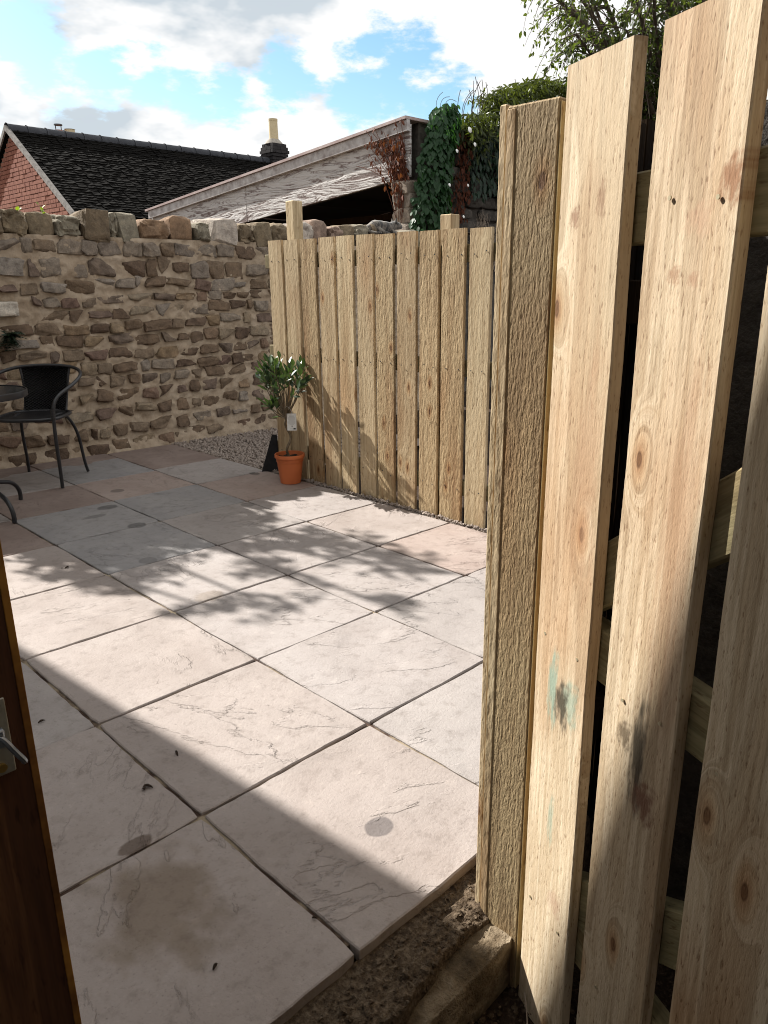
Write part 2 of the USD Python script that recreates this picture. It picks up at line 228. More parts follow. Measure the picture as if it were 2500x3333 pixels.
MARKS = [(.293, -.348, .043, .036, .12, (.50, .50, .52), 1), (-.17, .02, .05, .026, .2, (.45, .40, .36), 1), (-.215, -.19, .17, .21, .95, (.62, .56, .47), .9), (1.334, 3.11, .05, .045, .15, (.55,) * 3, 1),
         (1.11, 2.79, .07, .05, .2, (.5,) * 3, 1), (.97, 2.66, .09, .035, .5, (.6,) * 3, 1), (1.064, 2.341, .06, .05, .2, (.5,) * 3, 1), (1.761, 2.261, .05, .05, .15, (.6,) * 3, 1), (2.268, 2.891, .04, .05, .3, (.4,) * 3, 1),
         (.829, 1.788, .05, .05, .15, (.72,) * 3, 1), (.852, 1.626, .06, .05, .15, (.74,) * 3, 1), (.80, 1.2, .08, .06, .4, (.82, .78, .72), 1)]
slabs = {'pale': slab_mat('slab_pale', (.265, .232, .216), (.31, .277, .262), MARKS), 'buff': slab_mat('slab_buff', (.258, .217, .195), (.302, .26, .238), MARKS), 'grey': slab_mat('slab_grey', (.252, .224, .21), (.308, .277, .26), MARKS),
         'pink': slab_mat('slab_pink', (.255, .195, .17), (.31, .25, .22), MARKS), 'blue': slab_mat('slab_blue', (.212, .203, .204), (.268, .254, .248), MARKS), 'red': slab_mat('slab_red', (.185, .137, .118), (.24, .187, .163), MARKS)}

def noisy(name, ramp, scale, bump=.5, dist=.01, rough=.9, detail=6.0, island=0.0, scale2=None, sp=.2, **k):
    """a surface of one noise-driven ramp, with relief; island varies it piece by piece"""
    nd = {'g': ('geometry', {}), 'n': ('noise_texture', {'scale': scale, 'detail': detail, 'roughness': .62}), 'f': ('noise_texture', {'scale': scale2 or scale * 5, 'detail': 4.0, 'roughness': .65}),
          'r': ('rgb_ramp', {'ramp': ramp}), 'b': ('bump', {'strength': bump, 'distance': dist}), 'h': ('math', {'math_type': 'multiply_add', 'value2': .5}), 'p': ('principled_bsdf', {'roughness': rough, 'specular_ior_level': sp, **k})}
    ln = [('g.position', 'n.vector'), ('g.position', 'f.vector'), ('f.fac', 'h.value1'), ('n.fac', 'h.value3'), ('h.value', 'b.height'), ('b.normal', 'p.normal'), ('r.color', 'p.base_color')]
    if island:
        nd['i'] = ('math', {'math_type': 'multiply_add', 'value2': island, 'value3': -island / 2}); nd['a'] = ('math', {'math_type': 'add'})
        ln += [('g.random_per_island', 'i.value1'), ('i.value', 'a.value1'), ('n.fac', 'a.value2'), ('a.value', 'r.fac')]
    else: ln += [('n.fac', 'r.fac')]
    return mat(name, nd, ln)
bed_m = noisy('joint_fill', [(.36, (.030, .017, .013)), (.47, (.06, .036, .026)), (.54, (.24, .19, .13)), (.7, (.34, .285, .205))], 4.2, scale2=160, dist=.006)
mortar_m = noisy('lime_mortar', [(.3, (.27, .205, .142)), (.5, (.36, .285, .208)), (.7, (.43, .352, .27))], 7.0, bump=.9, dist=.012, scale2=60)
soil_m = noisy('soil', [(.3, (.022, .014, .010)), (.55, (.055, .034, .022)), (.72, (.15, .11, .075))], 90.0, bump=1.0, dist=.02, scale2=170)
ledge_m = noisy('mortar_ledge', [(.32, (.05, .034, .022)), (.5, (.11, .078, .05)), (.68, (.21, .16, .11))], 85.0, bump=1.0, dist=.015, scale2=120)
mossrock_m = noisy('mossy_rock', [(.32, (.045, .033, .02)), (.45, (.12, .088, .054)), (.58, (.24, .19, .13)), (.74, (.44, .385, .305))], 9.0, bump=1.0, dist=.02, scale2=70)
gravel_m = noisy('gravel_chips', [(.1, (.26, .215, .185)), (.35, (.42, .36, .31)), (.6, (.54, .49, .44)), (.9, (.66, .62, .57))], 40.0, island=.9, dist=.002)
earth_m = noisy('earth', [(.3, (.07, .06, .035)), (.7, (.13, .11, .07))], 1.2)

def stone_mat(name, ramp):
    nd = {'g': ('geometry', {}), 'oi': ('object_info', {}), 'r': ('rgb_ramp', {'ramp': ramp}), 'n1': ('noise_texture', {'scale': 16.0, 'detail': 6.0, 'roughness': .65}), 'n2': ('noise_texture', {'scale': 90.0, 'detail': 4.0, 'roughness': .7}),
          'r1': ('rgb_ramp', {'ramp': [(.28, (.52, .48, .46)), (.48, (1, 1, 1)), (.68, (1.45, 1.42, 1.38))]}), 'x1': ('mix', {'mix_type': 'multiply', 'fac': .9}), 'r2': ('rgb_ramp', {'ramp': [(.3, (.72, .70, .68)), (.55, (1, 1, 1)), (.8, (1.15,) * 3)]}), 'x2': ('mix', {'mix_type': 'multiply', 'fac': .8}),
          'h': ('math', {'math_type': 'multiply_add', 'value2': .35}), 'b': ('bump', {'strength': 1.0, 'distance': .014}), 'p': ('principled_bsdf', {'roughness': .9, 'specular_ior_level': .2})}
    ln = [('oi.random', 'r.fac'), ('g.position', 'n1.vector'), ('g.position', 'n2.vector'), ('n1.fac', 'r1.fac'), ('n2.fac', 'r2.fac'), ('r.color', 'x1.color1'), ('r1.color', 'x1.color2'), ('x1.color', 'x2.color1'), ('r2.color', 'x2.color2'), ('x2.color', 'p.base_color'),
          ('n2.fac', 'h.value1'), ('n1.fac', 'h.value3'), ('h.value', 'b.height'), ('b.normal', 'p.normal')]
    return mat(name, nd, ln)
stone_m = stone_mat('wall_stone', [(0, (.115, .08, .058)), (.3, (.165, .118, .08)), (.5, (.19, .146, .105)), (.65, (.15, .116, .092)), (.8, (.16, .104, .082)), (.92, (.22, .16, .10)), (1, (.25, .21, .16))])
stone_grey_m = stone_mat('wall_stone_grey', [(0, (.18, .15, .125)), (.5, (.225, .185, .145)), (1, (.25, .22, .19))])
stone_pale_m = stone_mat('wall_stone_pale', [(0, (.48, .44, .38)), (1, (.50, .46, .40))])
cop_m = {'brown': stone_mat('cap_brown', [(0, (.15, .115, .078)), (1, (.19, .15, .10))]), 'grey': stone_mat('cap_grey', [(0, (.19, .17, .13)), (1, (.24, .215, .165))]), 'orange': stone_mat('cap_orange', [(0, (.215, .14, .088)), (1, (.23, .155, .10))]),
         'white': stone_mat('cap_white', [(0, (.40, .35, .30)), (1, (.45, .40, .35))]), 'pink': stone_mat('cap_pink', [(0, (.23, .165, .13)), (1, (.26, .19, .15))])}
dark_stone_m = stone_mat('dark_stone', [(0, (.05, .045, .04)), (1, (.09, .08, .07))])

def leafm(name, ramp, trans=.3, rough=.45, spec=.5):
    nd = {'g': ('geometry', {}), 'r': ('rgb_ramp', {'ramp': ramp}), 'p': ('principled_bsdf', {'roughness': rough, 'specular_ior_level': spec}), 't': ('translucent_bsdf', {}), 'y': ('mix', {'mix_type': 'multiply', 'fac': 1.0, 'color2': (1.3, 1.25, .5)}), 'm': ('mix_closure', {'fac': trans})}
    return mat(name, nd, [('g.random_per_island', 'r.fac'), ('r.color', 'p.base_color'), ('r.color', 'y.color1'), ('y.color', 't.color'), ('p.BSDF', 'm.closure1'), ('t.BSDF', 'm.closure2')], surface='m.closure')
def leafo(name, ramp, trans=.3, rough=.3, spec=.6):
    nd = {'g': ('object_info', {}), 'r': ('rgb_ramp', {'ramp': ramp}), 'p': ('principled_bsdf', {'roughness': rough, 'specular_ior_level': spec}), 't': ('translucent_bsdf', {}), 'y': ('mix', {'mix_type': 'multiply', 'fac': 1.0, 'color2': (1.3, 1.25, .5)}), 'm': ('mix_closure', {'fac': trans})}
    return mat(name, nd, [('g.random', 'r.fac'), ('r.color', 'p.base_color'), ('r.color', 'y.color1'), ('y.color', 't.color'), ('p.BSDF', 'm.closure1'), ('t.BSDF', 'm.closure2')], surface='m.closure')
bay_leaf_m = leafo('bay_leaf', [(0, (.022, .045, .022)), (.5, (.04, .075, .034)), (.85, (.065, .115, .04)), (1, (.10, .16, .05))], .22, .36, .55)
ivy_m = leafm('bindweed_leaf', [(0, (.012, .04, .018)), (.6, (.03, .085, .03)), (1, (.07, .13, .035))], .25)
bind_m = leafm('bindweed_green', [(0, (.03, .09, .03)), (.6, (.055, .15, .045)), (.9, (.10, .21, .05)), (1, (.20, .32, .07))], .5)
creeper_m = leafm('creeper_leaf', [(0, (.06, .08, .02)), (.5, (.13, .16, .035)), (.85, (.20, .21, .05)), (1, (.24, .17, .06))], .45)
dead_m = leafm('dead_leaf', [(0, (.13, .045, .025)), (.5, (.26, .09, .045)), (1, (.32, .17, .10))], .3, .7, .2)
tree_m = leafm('tree_leaf', [(0, (.07, .10, .03)), (.6, (.15, .18, .045)), (.9, (.22, .23, .05)), (1, (.38, .31, .05))], .55)
sprig_m = leafm('sprig_leaf', [(0, (.16, .24, .03)), (1, (.25, .33, .05))], .4)
fern_m = leafm('fern_leaf', [(0, (.012, .028, .012)), (1, (.03, .055, .02))], .15)
bark_m = noisy('bark', [(.3, (.05, .04, .03)), (.7, (.12, .095, .07))], 60, dist=.004)
twig_m = noisy('dry_twig', [(.3, (.22, .17, .13)), (.7, (.36, .30, .24))], 60, dist=.002)
baybark_m = noisy('bay_bark', [(.3, (.10, .075, .05)), (.7, (.19, .15, .10))], 90, dist=.002)
black_m = plain('black_paint', (.012, .012, .014), .38)
weave_m = noisy('black_weave', [(.3, (.008, .008, .009)), (.7, (.018, .017, .017))], 120, dist=.002, rough=.5)
glass_m = plain('smoked_top', (.03, .033, .036), .12)
terracotta_m = noisy('orange_plastic', [(.3, (.46, .125, .045)), (.7, (.52, .15, .055))], 9, bump=.1, dist=.001, rough=.5)
compost_m = noisy('compost', [(.3, (.012, .008, .006)), (.7, (.05, .033, .022))], 150, dist=.006)
slate_m = noisy('black_slate', [(.3, (.010, .010, .011)), (.7, (.02, .02, .021))], 30, dist=.002, rough=.6)
tag_m = plain('white_card', (.62, .62, .60), .5); print_m = plain('grey_print', (.25, .25, .25), .6); ink_m = plain('black_print', (.03, .03, .03), .6)
galv_m = noisy('galvanised', [(.3, (.30, .29, .24)), (.6, (.40, .385, .33)), (.8, (.46, .44, .38))], 60, bump=.3, dist=.001, rough=.42, metallic=.6)
blue_m = noisy('zinc_bar', [(.3, (.18, .21, .25)), (.7, (.32, .36, .41))], 50, bump=.2, dist=.001, rough=.35, metallic=.7)
brass_m = plain('brass_screw', (.55, .38, .12), .35, metallic=.9)
steel_m = plain('screw_steel', (.42, .36, .24), .45, metallic=.5)
brick_m = noisy('red_brick', [(.0, (.20, .075, .05)), (.35, (.29, .125, .085)), (.65, (.33, .165, .115)), (1, (.38, .23, .17))], 6, island=.7, dist=.006, scale2=60)
brick_mortar_m = noisy('brick_mortar', [(.3, (.25, .20, .16)), (.7, (.33, .27, .22))], 12, dist=.004)
tile_m = noisy('roof_tile', [(.2, (.004, .0035, .003)), (.55, (.008, .007, .006)), (.8, (.016, .013, .008)), (.95, (.05, .045, .042))], 2.5, island=.4, dist=.01, rough=.9, scale2=30, sp=.06)
ridge_m = noisy('ridge_tile', [(.3, (.03, .032, .038)), (.7, (.055, .058, .066))], 9, island=.4, dist=.006, rough=.6)
verge_m = noisy('verge_mortar', [(.3, (.14, .13, .12)), (.7, (.30, .28, .26))], 9, dist=.01)
blueb_m = noisy('dark_brick', [(.2, (.022, .020, .021)), (.8, (.055, .05, .05))], 8, island=.5, dist=.006)
cream_m = noisy('cream_clay', [(.3, (.42, .34, .20)), (.7, (.50, .42, .27))], 5, bump=.2, dist=.004, rough=.7)
iron_m = plain('cowl_iron', (.04, .04, .045), .5)
cement_m = noisy('cement', [(.3, (.22, .20, .17)), (.7, (.34, .31, .27))], 14, dist=.008)
render_m = noisy('house_render', [(.3, (.42, .39, .34)), (.7, (.50, .47, .42))], 4, dist=.004)
barn_dark_m = plain('barn_shade_boards', (.022, .019, .017), .9)  # dimness inside the barn put into the board colour
sheet_m = noisy('roof_sheet', [(.3, (.30, .22, .21)), (.7, (.46, .39, .37))], 5, dist=.006)
barge_m = noisy('weathered_white_board', [(.3, (.26, .23, .22)), (.55, (.45, .43, .42)), (.75, (.56, .55, .54))], 9, dist=.006, scale2=60)
petal_m = plain('white_petal', (.78, .78, .76), .6)
gutter_m = plain('gutter_black', (.015, .015, .016), .4)
nd = {'g': ('geometry', {}), 'm': ('mapping', {'scale': (1, .55, 5.0), 'rotation': (-.094, 0, 0)}), 'nz': ('noise_texture', {'scale': 1.6, 'detail': 4.0, 'roughness': .55, 'distortion': 1.2}), 'k': ('math', {'math_type': 'multiply', 'value2': 13.0}), 'pp': ('math', {'math_type': 'pingpong', 'value2': 1.0}),
      'n2': ('noise_texture', {'scale': 1.9, 'detail': 5.0, 'roughness': .6}), 'n3': ('noise_texture', {'scale': 40.0, 'detail': 4.0}), 'a': ('math', {'math_type': 'multiply_add', 'value2': 1.6, 'value3': -.62}), 'c': ('math', {'math_type': 'add'}), 'd': ('math', {'math_type': 'multiply_add', 'value2': .5}),
      'r': ('rgb_ramp', {'ramp': [(.38, (.16, .125, .115)), (.56, (.24, .20, .19)), (.72, (.40, .375, .36)), (1, (.52, .50, .485))]}), 'b': ('bump', {'strength': .7, 'distance': .009}), 'p': ('principled_bsdf', {'roughness': .9, 'specular_ior_level': .1})}
peeling_m = mat('peeling_paint', nd, [('g.position', 'm.vector'), ('m.vector', 'nz.vector'), ('nz.fac', 'k.value1'), ('k.value', 'pp.value1'), ('m.vector', 'n2.vector'), ('n2.fac', 'a.value1'), ('g.position', 'n3.vector'), ('n3.fac', 'd.value1'), ('a.value', 'd.value3'), ('pp.value', 'c.value1'), ('d.value', 'c.value2'), ('c.value', 'r.fac'), ('c.value', 'b.height'), ('b.normal', 'p.normal'), ('r.color', 'p.base_color')])
nd = {'tc': ('texture_coordinate', {}), 'm': ('mapping', {'scale': (34, 14, 14)}), 'w': ('noise_texture', {'scale': 1.0, 'detail': 2.0, 'distortion': .8}), 'r': ('rgb_ramp', {'ramp': [(.42, (.02, .018, .016)), (.5, (.10, .085, .07)), (.58, (.16, .14, .115))]}), 'g': ('separate_xyz', {}),
      'mr': ('map_range', {'range_type': 'smoothstep', 'from_min': .035, 'from_max': .0, 'to_min': 0.0, 'to_max': 1.0}), 'bx': ('map_range', {'range_type': 'smoothstep', 'from_min': .10, 'from_max': .13, 'to_min': 0.0, 'to_max': 1.0}), 'mu': ('math', {'math_type': 'multiply'}), 'x': ('mix', {'color2': (.55, .52, .48)}), 'p': ('principled_bsdf', {'roughness': .9, 'sheen_weight': .3})}
cat_m = mat('tabby_fur', nd, [('tc.object', 'm.vector'), ('m.vector', 'w.vector'), ('w.fac', 'r.fac'), ('tc.object', 'g.vector'), ('g.z', 'mr.value'), ('g.x', 'bx.value'), ('mr.result', 'mu.value1'), ('bx.result', 'mu.value2'), ('mu.value', 'x.fac'), ('r.color', 'x.color1'), ('x.color', 'p.base_color')])

# ------------------------------------------------------------------ the ground: earth to the horizon, dropping outside the patio
def ground_height(x, y):
    z = np.full_like(x, -.10)
    z = np.where((x < .75) & (x > -3) & (y < -.57) & (y > -4), -.21 - .02 * np.clip((-y - .8), 0, 2), z)
    return z
gx = np.unique(np.r_[np.linspace(-400, -6, 8), np.linspace(-6, -1, 6), np.linspace(-1, .8, 91), np.linspace(.8, 12, 10), np.linspace(12, 400, 8)])
gy = np.unique(np.r_[np.linspace(-400, -6, 8), np.linspace(-6, -1.6, 6), np.linspace(-1.6, -.5, 56), np.linspace(-.5, 25, 10), np.linspace(25, 400, 8)])
X, Y = np.meshgrid(gx, gy); Z = ground_height(X, Y)
pp = np.stack([X, Y, 0 * X], -1)
near = (X > -1) & (X < .8) & (Y < -.5) & (Y > -1.6)
Z = Z + np.where(near, (meshkit.fbm(pp * 14, 4, 3) - .5) * .05 + (meshkit.fbm(pp * 60, 3, 5) - .5) * .018, 0)
nx, ny = len(gx), len(gy); idx = np.arange(nx * ny).reshape(ny, nx)
q = np.stack([idx[:-1, :-1], idx[:-1, 1:], idx[1:, 1:], idx[1:, :-1]], -1).reshape(-1, 4)
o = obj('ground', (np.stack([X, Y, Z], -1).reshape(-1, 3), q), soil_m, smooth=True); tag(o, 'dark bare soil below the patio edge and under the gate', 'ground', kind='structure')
def grid_patch(u0, u1, v0, v1, nu, nv, fn):
    u, v = np.meshgrid(np.linspace(u0, u1, nu), np.linspace(v0, v1, nv)); p = fn(u, v)
    i = np.arange(nu * nv).reshape(nv, nu)
    return p.reshape(-1, 3), np.stack([i[:-1, :-1], i[:-1, 1:], i[1:, 1:], i[1:, :-1]], -1).reshape(-1, 4)
def ledge(u, v):       # u along x, v from the slab edge outward and down
    q = np.stack([u, v * .3, 0 * u], -1)
    n1 = meshkit.fbm(q * 9, 4, 21) - .5; n2 = meshkit.fbm(q * 45, 4, 23) - .5
    w = .10 + .05 * (meshkit.fbm(np.stack([u * 5, 0 * u, 0 * u], -1), 3, 31) - .3)
    y = -.572 - np.clip(v, 0, .72) / .72 * w - np.clip(v - .72, 0, 1) * .05
    zz = gz(u, -.58) - .030 - np.clip(v, 0, .72) * .018 - np.clip(v - .72, 0, 1) / .28 * .19
    return np.stack([u, y + n1 * .03 * v, zz + n1 * .035 * np.clip(v * 3, 0, 1) + n2 * .022 * np.clip(v * 3, 0, 1)], -1)
# crumbs and chips of stone lying in the soil
cr = []
for k in range(1300):
    cx, cy = rng.uniform(-.35, .45), rng.uniform(-1.15, -.62); s = rng.uniform(.002, .010) * (1 if rng.random() < .93 else 1.8)
    m = ICO[0].copy(); m.vertices = m.vertices * rng.uniform(.5, 1.2, (12, 1)) * s * np.array([1, .8, .55]); m.apply_translation((cx, cy, -.205 + rng.uniform(-.004, .012))); cr.append(m)
o = obj('soil_crumbs', cat_(cr), ledge_m); tag(o, 'loose stone crumbs and debris scattered over the dark soil', 'debris', kind='stuff')
tw = [tube(spline([(.28, -.80, -.165), (.22, -.85, -.180), (.15, -.90, -.185)], 8), .0014, 5), tube([(.21, -.855, -.178), (.17, -.845, -.18)], .001, 5), tube([(.06, -.86, -.183), (.01, -.83, -.183)], .0015, 5), tube([(.23, -.84, -.178), (.20, -.90, -.186)], .001, 5)]
cr = []
for k in range(900):
    u, vv_ = rng.uniform(-.5, .55), rng.uniform(.1, .85); q = ledge(np.array([u]), np.array([vv_]))[0]; s = rng.uniform(.002, .008) * (1 if rng.random() < .9 else 1.9)
    m = ICO[0].copy(); m.vertices = m.vertices * rng.uniform(.5, 1.2, (12, 1)) * s * np.array([1, .8, .55]); m.apply_transform(trimesh.transformations.random_rotation_matrix(rng.random(3))); m.apply_translation(q + [0, 0, .001]); cr.append(m)
o = obj('rubble_chips', cat_(cr), ledge_m); tag(o, 'chips of broken mortar strewn on the ledge under the slab edge', 'debris', kind='stuff')
o = obj('dry_stalk', tw[0], twig_m); tag(o, 'thin dry stalk lying on the soil at the foot of the rough gatepost', 'stalk')
for k, m in enumerate(tw[1:]): tag(obj('dry_stalk', m, twig_m), ['short dry stalk crossing the long one beside the rough gatepost', 'pale dry stalk on the soil nearest the bottom edge of the picture', 'thin dry stalk hooked under the gate bottom'][k], 'stalk')

# mortar ledge and rubble under the patio's front edge
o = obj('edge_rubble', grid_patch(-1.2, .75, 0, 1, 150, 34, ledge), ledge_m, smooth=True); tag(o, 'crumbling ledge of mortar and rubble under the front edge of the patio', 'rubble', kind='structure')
m = broken(.34, .12, .15, 4719, 46, .08).subdivide(); m.vertices = m.vertices + (meshkit.fbm(m.vertices * 40, 3, 5) - .5)[:, None] * .012 * unit(m.vertices); m.apply_transform(trimesh.transformations.rotation_matrix(-.05, [0, 0, 1])); m.apply_transform(trimesh.transformations.rotation_matrix(-.10, [0, 1, 0])); m.apply_translation((.165, -.692, -.150))
o = obj('edge_rock', m, mossrock_m, smooth=40); tag(o, 'long mossy rock with a pale broken top against the foot of the rough gatepost', 'rock')

# ------------------------------------------------------------------ the patio: sandstone slabs on a bed
patio = thing('patio', 'riven sandstone paving slabs in pink, buff and blue grey, laid in a grid', 'patio', kind='structure')
bx = np.array([[-.8, -.575], [2.405, -.575], [2.405, 4.3], [-.8, 4.3]])
bx[:2, 1] = -.548
v = np.array([[a, b, gz(a, b) - .009] for a, b in bx] + [[a, b, gz(a, b) - .075] for a, b in bx])
obj('mortar_bed', (v, np.array([(0, 1, 2, 3), (0, 4, 5, 1), (1, 5, 6, 2), (2, 6, 7, 3), (3, 7, 4, 0)])), bed_m, patio)
def slab(x0, x1, y0, y1, m, seed):
    r = random.Random(seed); g = .0036
    x0 += g + r.uniform(-.002, .003); x1 -= g + r.uniform(-.002, .003); y0 += g + r.uniform(-.002, .003); y1 -= g + r.uniform(-.002, .003)
    pts = []; N = 14; c = [(x0, y0), (x1, y0), (x1, y1), (x0, y1)]
    nrm = [(0, -1), (1, 0), (0, 1), (-1, 0)]
    for k in range(4):
        a, b = np.array(c[k]), np.array(c[(k + 1) % 4])
        for j in range(N):
            t = j / N; wob = (r.uniform(-.0016, .0016) - (.004 if j == 0 else 0) + .0018 * math.sin(7 * t + seed)) if j else 0
            p = a + (b - a) * t + np.array(nrm[k]) * wob
            if j == 0: p = p - (np.array(nrm[k]) + np.array(nrm[k - 1])) * .003
            pts.append(p)
    pts = np.array(pts); cen = pts.mean(0); n = len(pts)
    def ring(inset, dz, jit=0):
        d = unit(cen - pts); q = pts + d * inset
        return np.c_[q, gz(q[:, 0], q[:, 1]) + dz + (np.array([r.uniform(-jit, jit) for _ in q]) if jit else 0)]
    lift = r.uniform(-.0012, .0012)
    rings = [ring(.28, lift), ring(.02, lift, .0003), ring(.0035, lift - .0003, .0005), ring(.0, lift - .0035, .0008), ring(.002, -.038)]
    V = np.vstack([[[cen[0], cen[1], gz(*cen) + lift]]] + rings); F = []
    for j in range(n): F.append((0, 1 + j, 1 + (j + 1) % n))
    for k in range(len(rings) - 1):
        for j in range(n):
            a, b = 1 + k * n + j, 1 + k * n + (j + 1) % n; F += [(a, a + n, b + n), (a, b + n, b)]
    obj('paving_slab', (V, np.array(F)), slabs[m], patio, smooth=14)
TONE = {(0, -1): 'buff', (-1, -1): 'grey', (1, -1): 'grey', (0, -1): 'buff', (-1, 0): 'buff', (0, 0): 'buff', (1, 0): 'pale', (2, 0): 'grey', (0, 1): 'buff', (1, 1): 'pale', (2, 1): 'pale', (3, 1): 'pink', (0, 2): 'buff', (1, 2): 'pale', (2, 2): 'pale', (3, 2): 'buff', (0, 3): 'buff', (1, 3): 'blue', (2, 3): 'grey', (3, 3): 'pale',
        (1, 4): 'blue', (2, 4): 'blue', (3, 4): 'pink', (0, 4): 'red', (1, 5): 'red', (2, 5): 'pink', (3, 5): 'grey', (1, 6): 'grey', (2, 6): 'blue', (3, 6): 'red', (3, 0): 'pale', (2, -1): 'buff', (3, -1): 'grey'}
TONE[(0, -1)] = 'buff'; TONE[(-1, -1)] = 'buff'; TONE[(0, 0)] = 'buff'
for i in range(-1, 4):
    for j in range(-1, 7):
        a0, a1 = i * .6, (i + 1) * .6; b0, b1 = j * ROW, (j + 1) * ROW
        if i == 3: a1 = 2.385
        if i == 3 and j == 6: b1 = 4.225
        if i in (1, 2) and j >= 6: b0, b1 = (3.455, 4.03) if j == 6 else (b0, b1)
        if i in (1, 2) and j == 5: b1 = 3.455
        if i < 1 and j == 6: b1 = 4.03
        slab(a0, a1, b0, b1, TONE.get((i, j), 'grey'), 100 + i * 17 + j)
for i in (-1, 0, 1, 2): slab(i * .6, i * .6 + .6, 4.03, 4.245, 'red', 300 + i)

# gravel: the bed by the wall and the strip along the fence foot
g = []
def pebble(x, y, z, s):
    m = ICO[0].copy(); m.vertices = m.vertices * rng.uniform(.6, 1.15, (12, 1)) * s * np.array([1, .75, .6]); m.apply_transform(trimesh.transformations.random_rotation_matrix(rng.random(3))); m.apply_translation((x, y, z)); g.append(m)
for k in range(5200):
    px = 2.395 + 1.55 * rng.random() ** 1.25; py = rng.uniform(2.86, 4.27)
    if px < 2.5 and py < 2.9: continue
    pebble(px, py, gz(px, py) - .012 + rng.uniform(0, .014), rng.uniform(.010, .020))
for k in range(520):
    py = rng.uniform(.7, 2.9); px = 2.405 + abs(rng.normal(0, .014))
    if px > 2.47: continue
    pebble(px, py, gz(px, py) - .010 + rng.uniform(0, .018), rng.uniform(.008, .016))
o = obj('gravel', cat_(g), gravel_m); tag(o, 'purple grey gravel chippings between the stone wall, the slabs and the fence', 'gravel', kind='stuff')
v = np.array([[x, y, gz(x, y) - .022] for x, y in ((2.39, .2), (2.462, .2), (2.462, 2.83), (4.2, 2.83), (4.2, 4.4), (2.39, 4.4))])
o = obj('gravel_base', (v, np.array([(0, 1, 2), (0, 2, 5), (2, 3, 4), (2, 4, 5)])), gravel_m); tag(o, 'bed of fine grit under the loose gravel', 'ground', kind='structure')

# ------------------------------------------------------------------ the stone wall
YW = 4.27
wall = thing('stone_wall', 'rubble stone garden wall pointed in buff mortar with loose coping stones on top', 'wall')
def mort(u, v):
    q = np.stack([u, 0 * u, v], -1)
    d = (meshkit.fbm(q * 6, 4, 61) - .5) * .030 + (meshkit.fbm(q * 24, 4, 63) - .5) * .028 - .004
    return np.stack([u, YW - d - .03 * np.clip(.12 - v, 0, .12) / .12, v], -1)
obj('mortar', grid_patch(-.6, 5.75, -.12, 1.648, 520, 150, mort), mortar_m, wall, smooth=True)
obj('wall_core', box(-.6, 5.75, YW + .025, YW + .36, -.12, 1.645), mortar_m, wall)
zc = .02; course = 0
def wave(x, k): return .030 * (meshkit.noise(np.array([x * 1.3, k * .35, 2.0]), 77) - .5) * 2 * min(1, max(0, (1.50 - zc) / .3))
while zc < 1.60:
    top = zc > 1.46
    h = rng.uniform(.088, .114) + (.022 if zc < .5 else 0)
    if top: h = 1.635 - zc
    elif zc + h > 1.44 and zc + h < 1.52: h = 1.500 - zc
    xx = .80 + rng.uniform(-.1, .05); low = zc < .62
    while xx < 3.80:
        w = rng.uniform(.12, .245) if not top else rng.uniform(.13, .22)
        if rng.random() < .2: w *= .6
        gap = rng.uniform(.012, .044) if low else rng.uniform(.000, .022)
        hh = (h - (.022 if low else .008)) * rng.uniform(.80, 1.04); ww = w - gap
        if rng.random() < .12 and not top: hh *= .7
        if top: hh = (h - .018) * rng.uniform(.86, 1.0)
        sd = int(rng.integers(1e6))
        m = broken(ww + .008, rng.uniform(.085, .12), hh + .002, sd, 26, .075, .40); m = m.subdivide(); m.vertices = m.vertices + unit(m.vertices) * ((meshkit.fbm(m.vertices * 38 + sd % 53, 3, sd % 911) - .5) * .020)[:, None]
        m.apply_transform(trimesh.transformations.rotation_matrix(rng.normal(0, .055 if not top else .04), [0, 1, 0]))
        m.apply_translation((xx + w / 2, YW + .033 + rng.uniform(-.010, .010), zc + h / 2 + rng.uniform(-.012, .012) * (not top) + wave(xx, course)))
        mm = stone_grey_m if (top and rng.random() < .75) or (zc > 1.2 and rng.random() < .35) or rng.random() < .10 else stone_m
        if abs(xx + w / 2 - 1.21) < .15 and 1.06 < zc + h / 2 < 1.22: xx += w; continue
        obj('stone', m, mm, wall, smooth=42)
        xx += w
    zc += h; course += 1
m = rock(.19, .12, .105, 5151, 3, .6, .14); m.apply_translation((1.205, YW + .012, 1.145)); obj('stone', m, stone_pale_m, wall, smooth=50, label='whitish stone near the left edge')
COP = [(.62, .86, .14, 'brown'), (.87, 1.07, .15, 'grey'), (1.075, 1.272, .145, 'brown'), (1.275, 1.455, .148, 'brown'), (1.462, 1.645, .142, 'brown'), (1.648, 1.84, .138, 'grey'), (1.845, 2.05, .158, 'brown'), (2.045, 2.13, .16, 'grey'), (2.125, 2.305, .15, 'grey'), (2.312, 2.56, .14, 'orange'), (2.568, 2.80, .16, 'orange'), (2.808, 2.94, .135, 'grey'), (2.95, 3.235, .155, 'white'),
       (3.245, 3.39, .145, 'brown'), (3.395, 3.60, .14, 'brown'), (3.61, 3.80, .15, 'brown'), (3.805, 3.93, .135, 'orange'), (3.88, 4.07, .175, 'white'), (4.06, 4.26, .215, 'pink'), (4.27, 4.44, .155, 'pink'), (4.45, 4.62, .175, 'brown'), (4.62, 4.84, .20, 'grey'), (4.845, 5.02, .18, 'brown'), (5.03, 5.3, .16, 'brown'), (5.32, 5.6, .17, 'grey')]
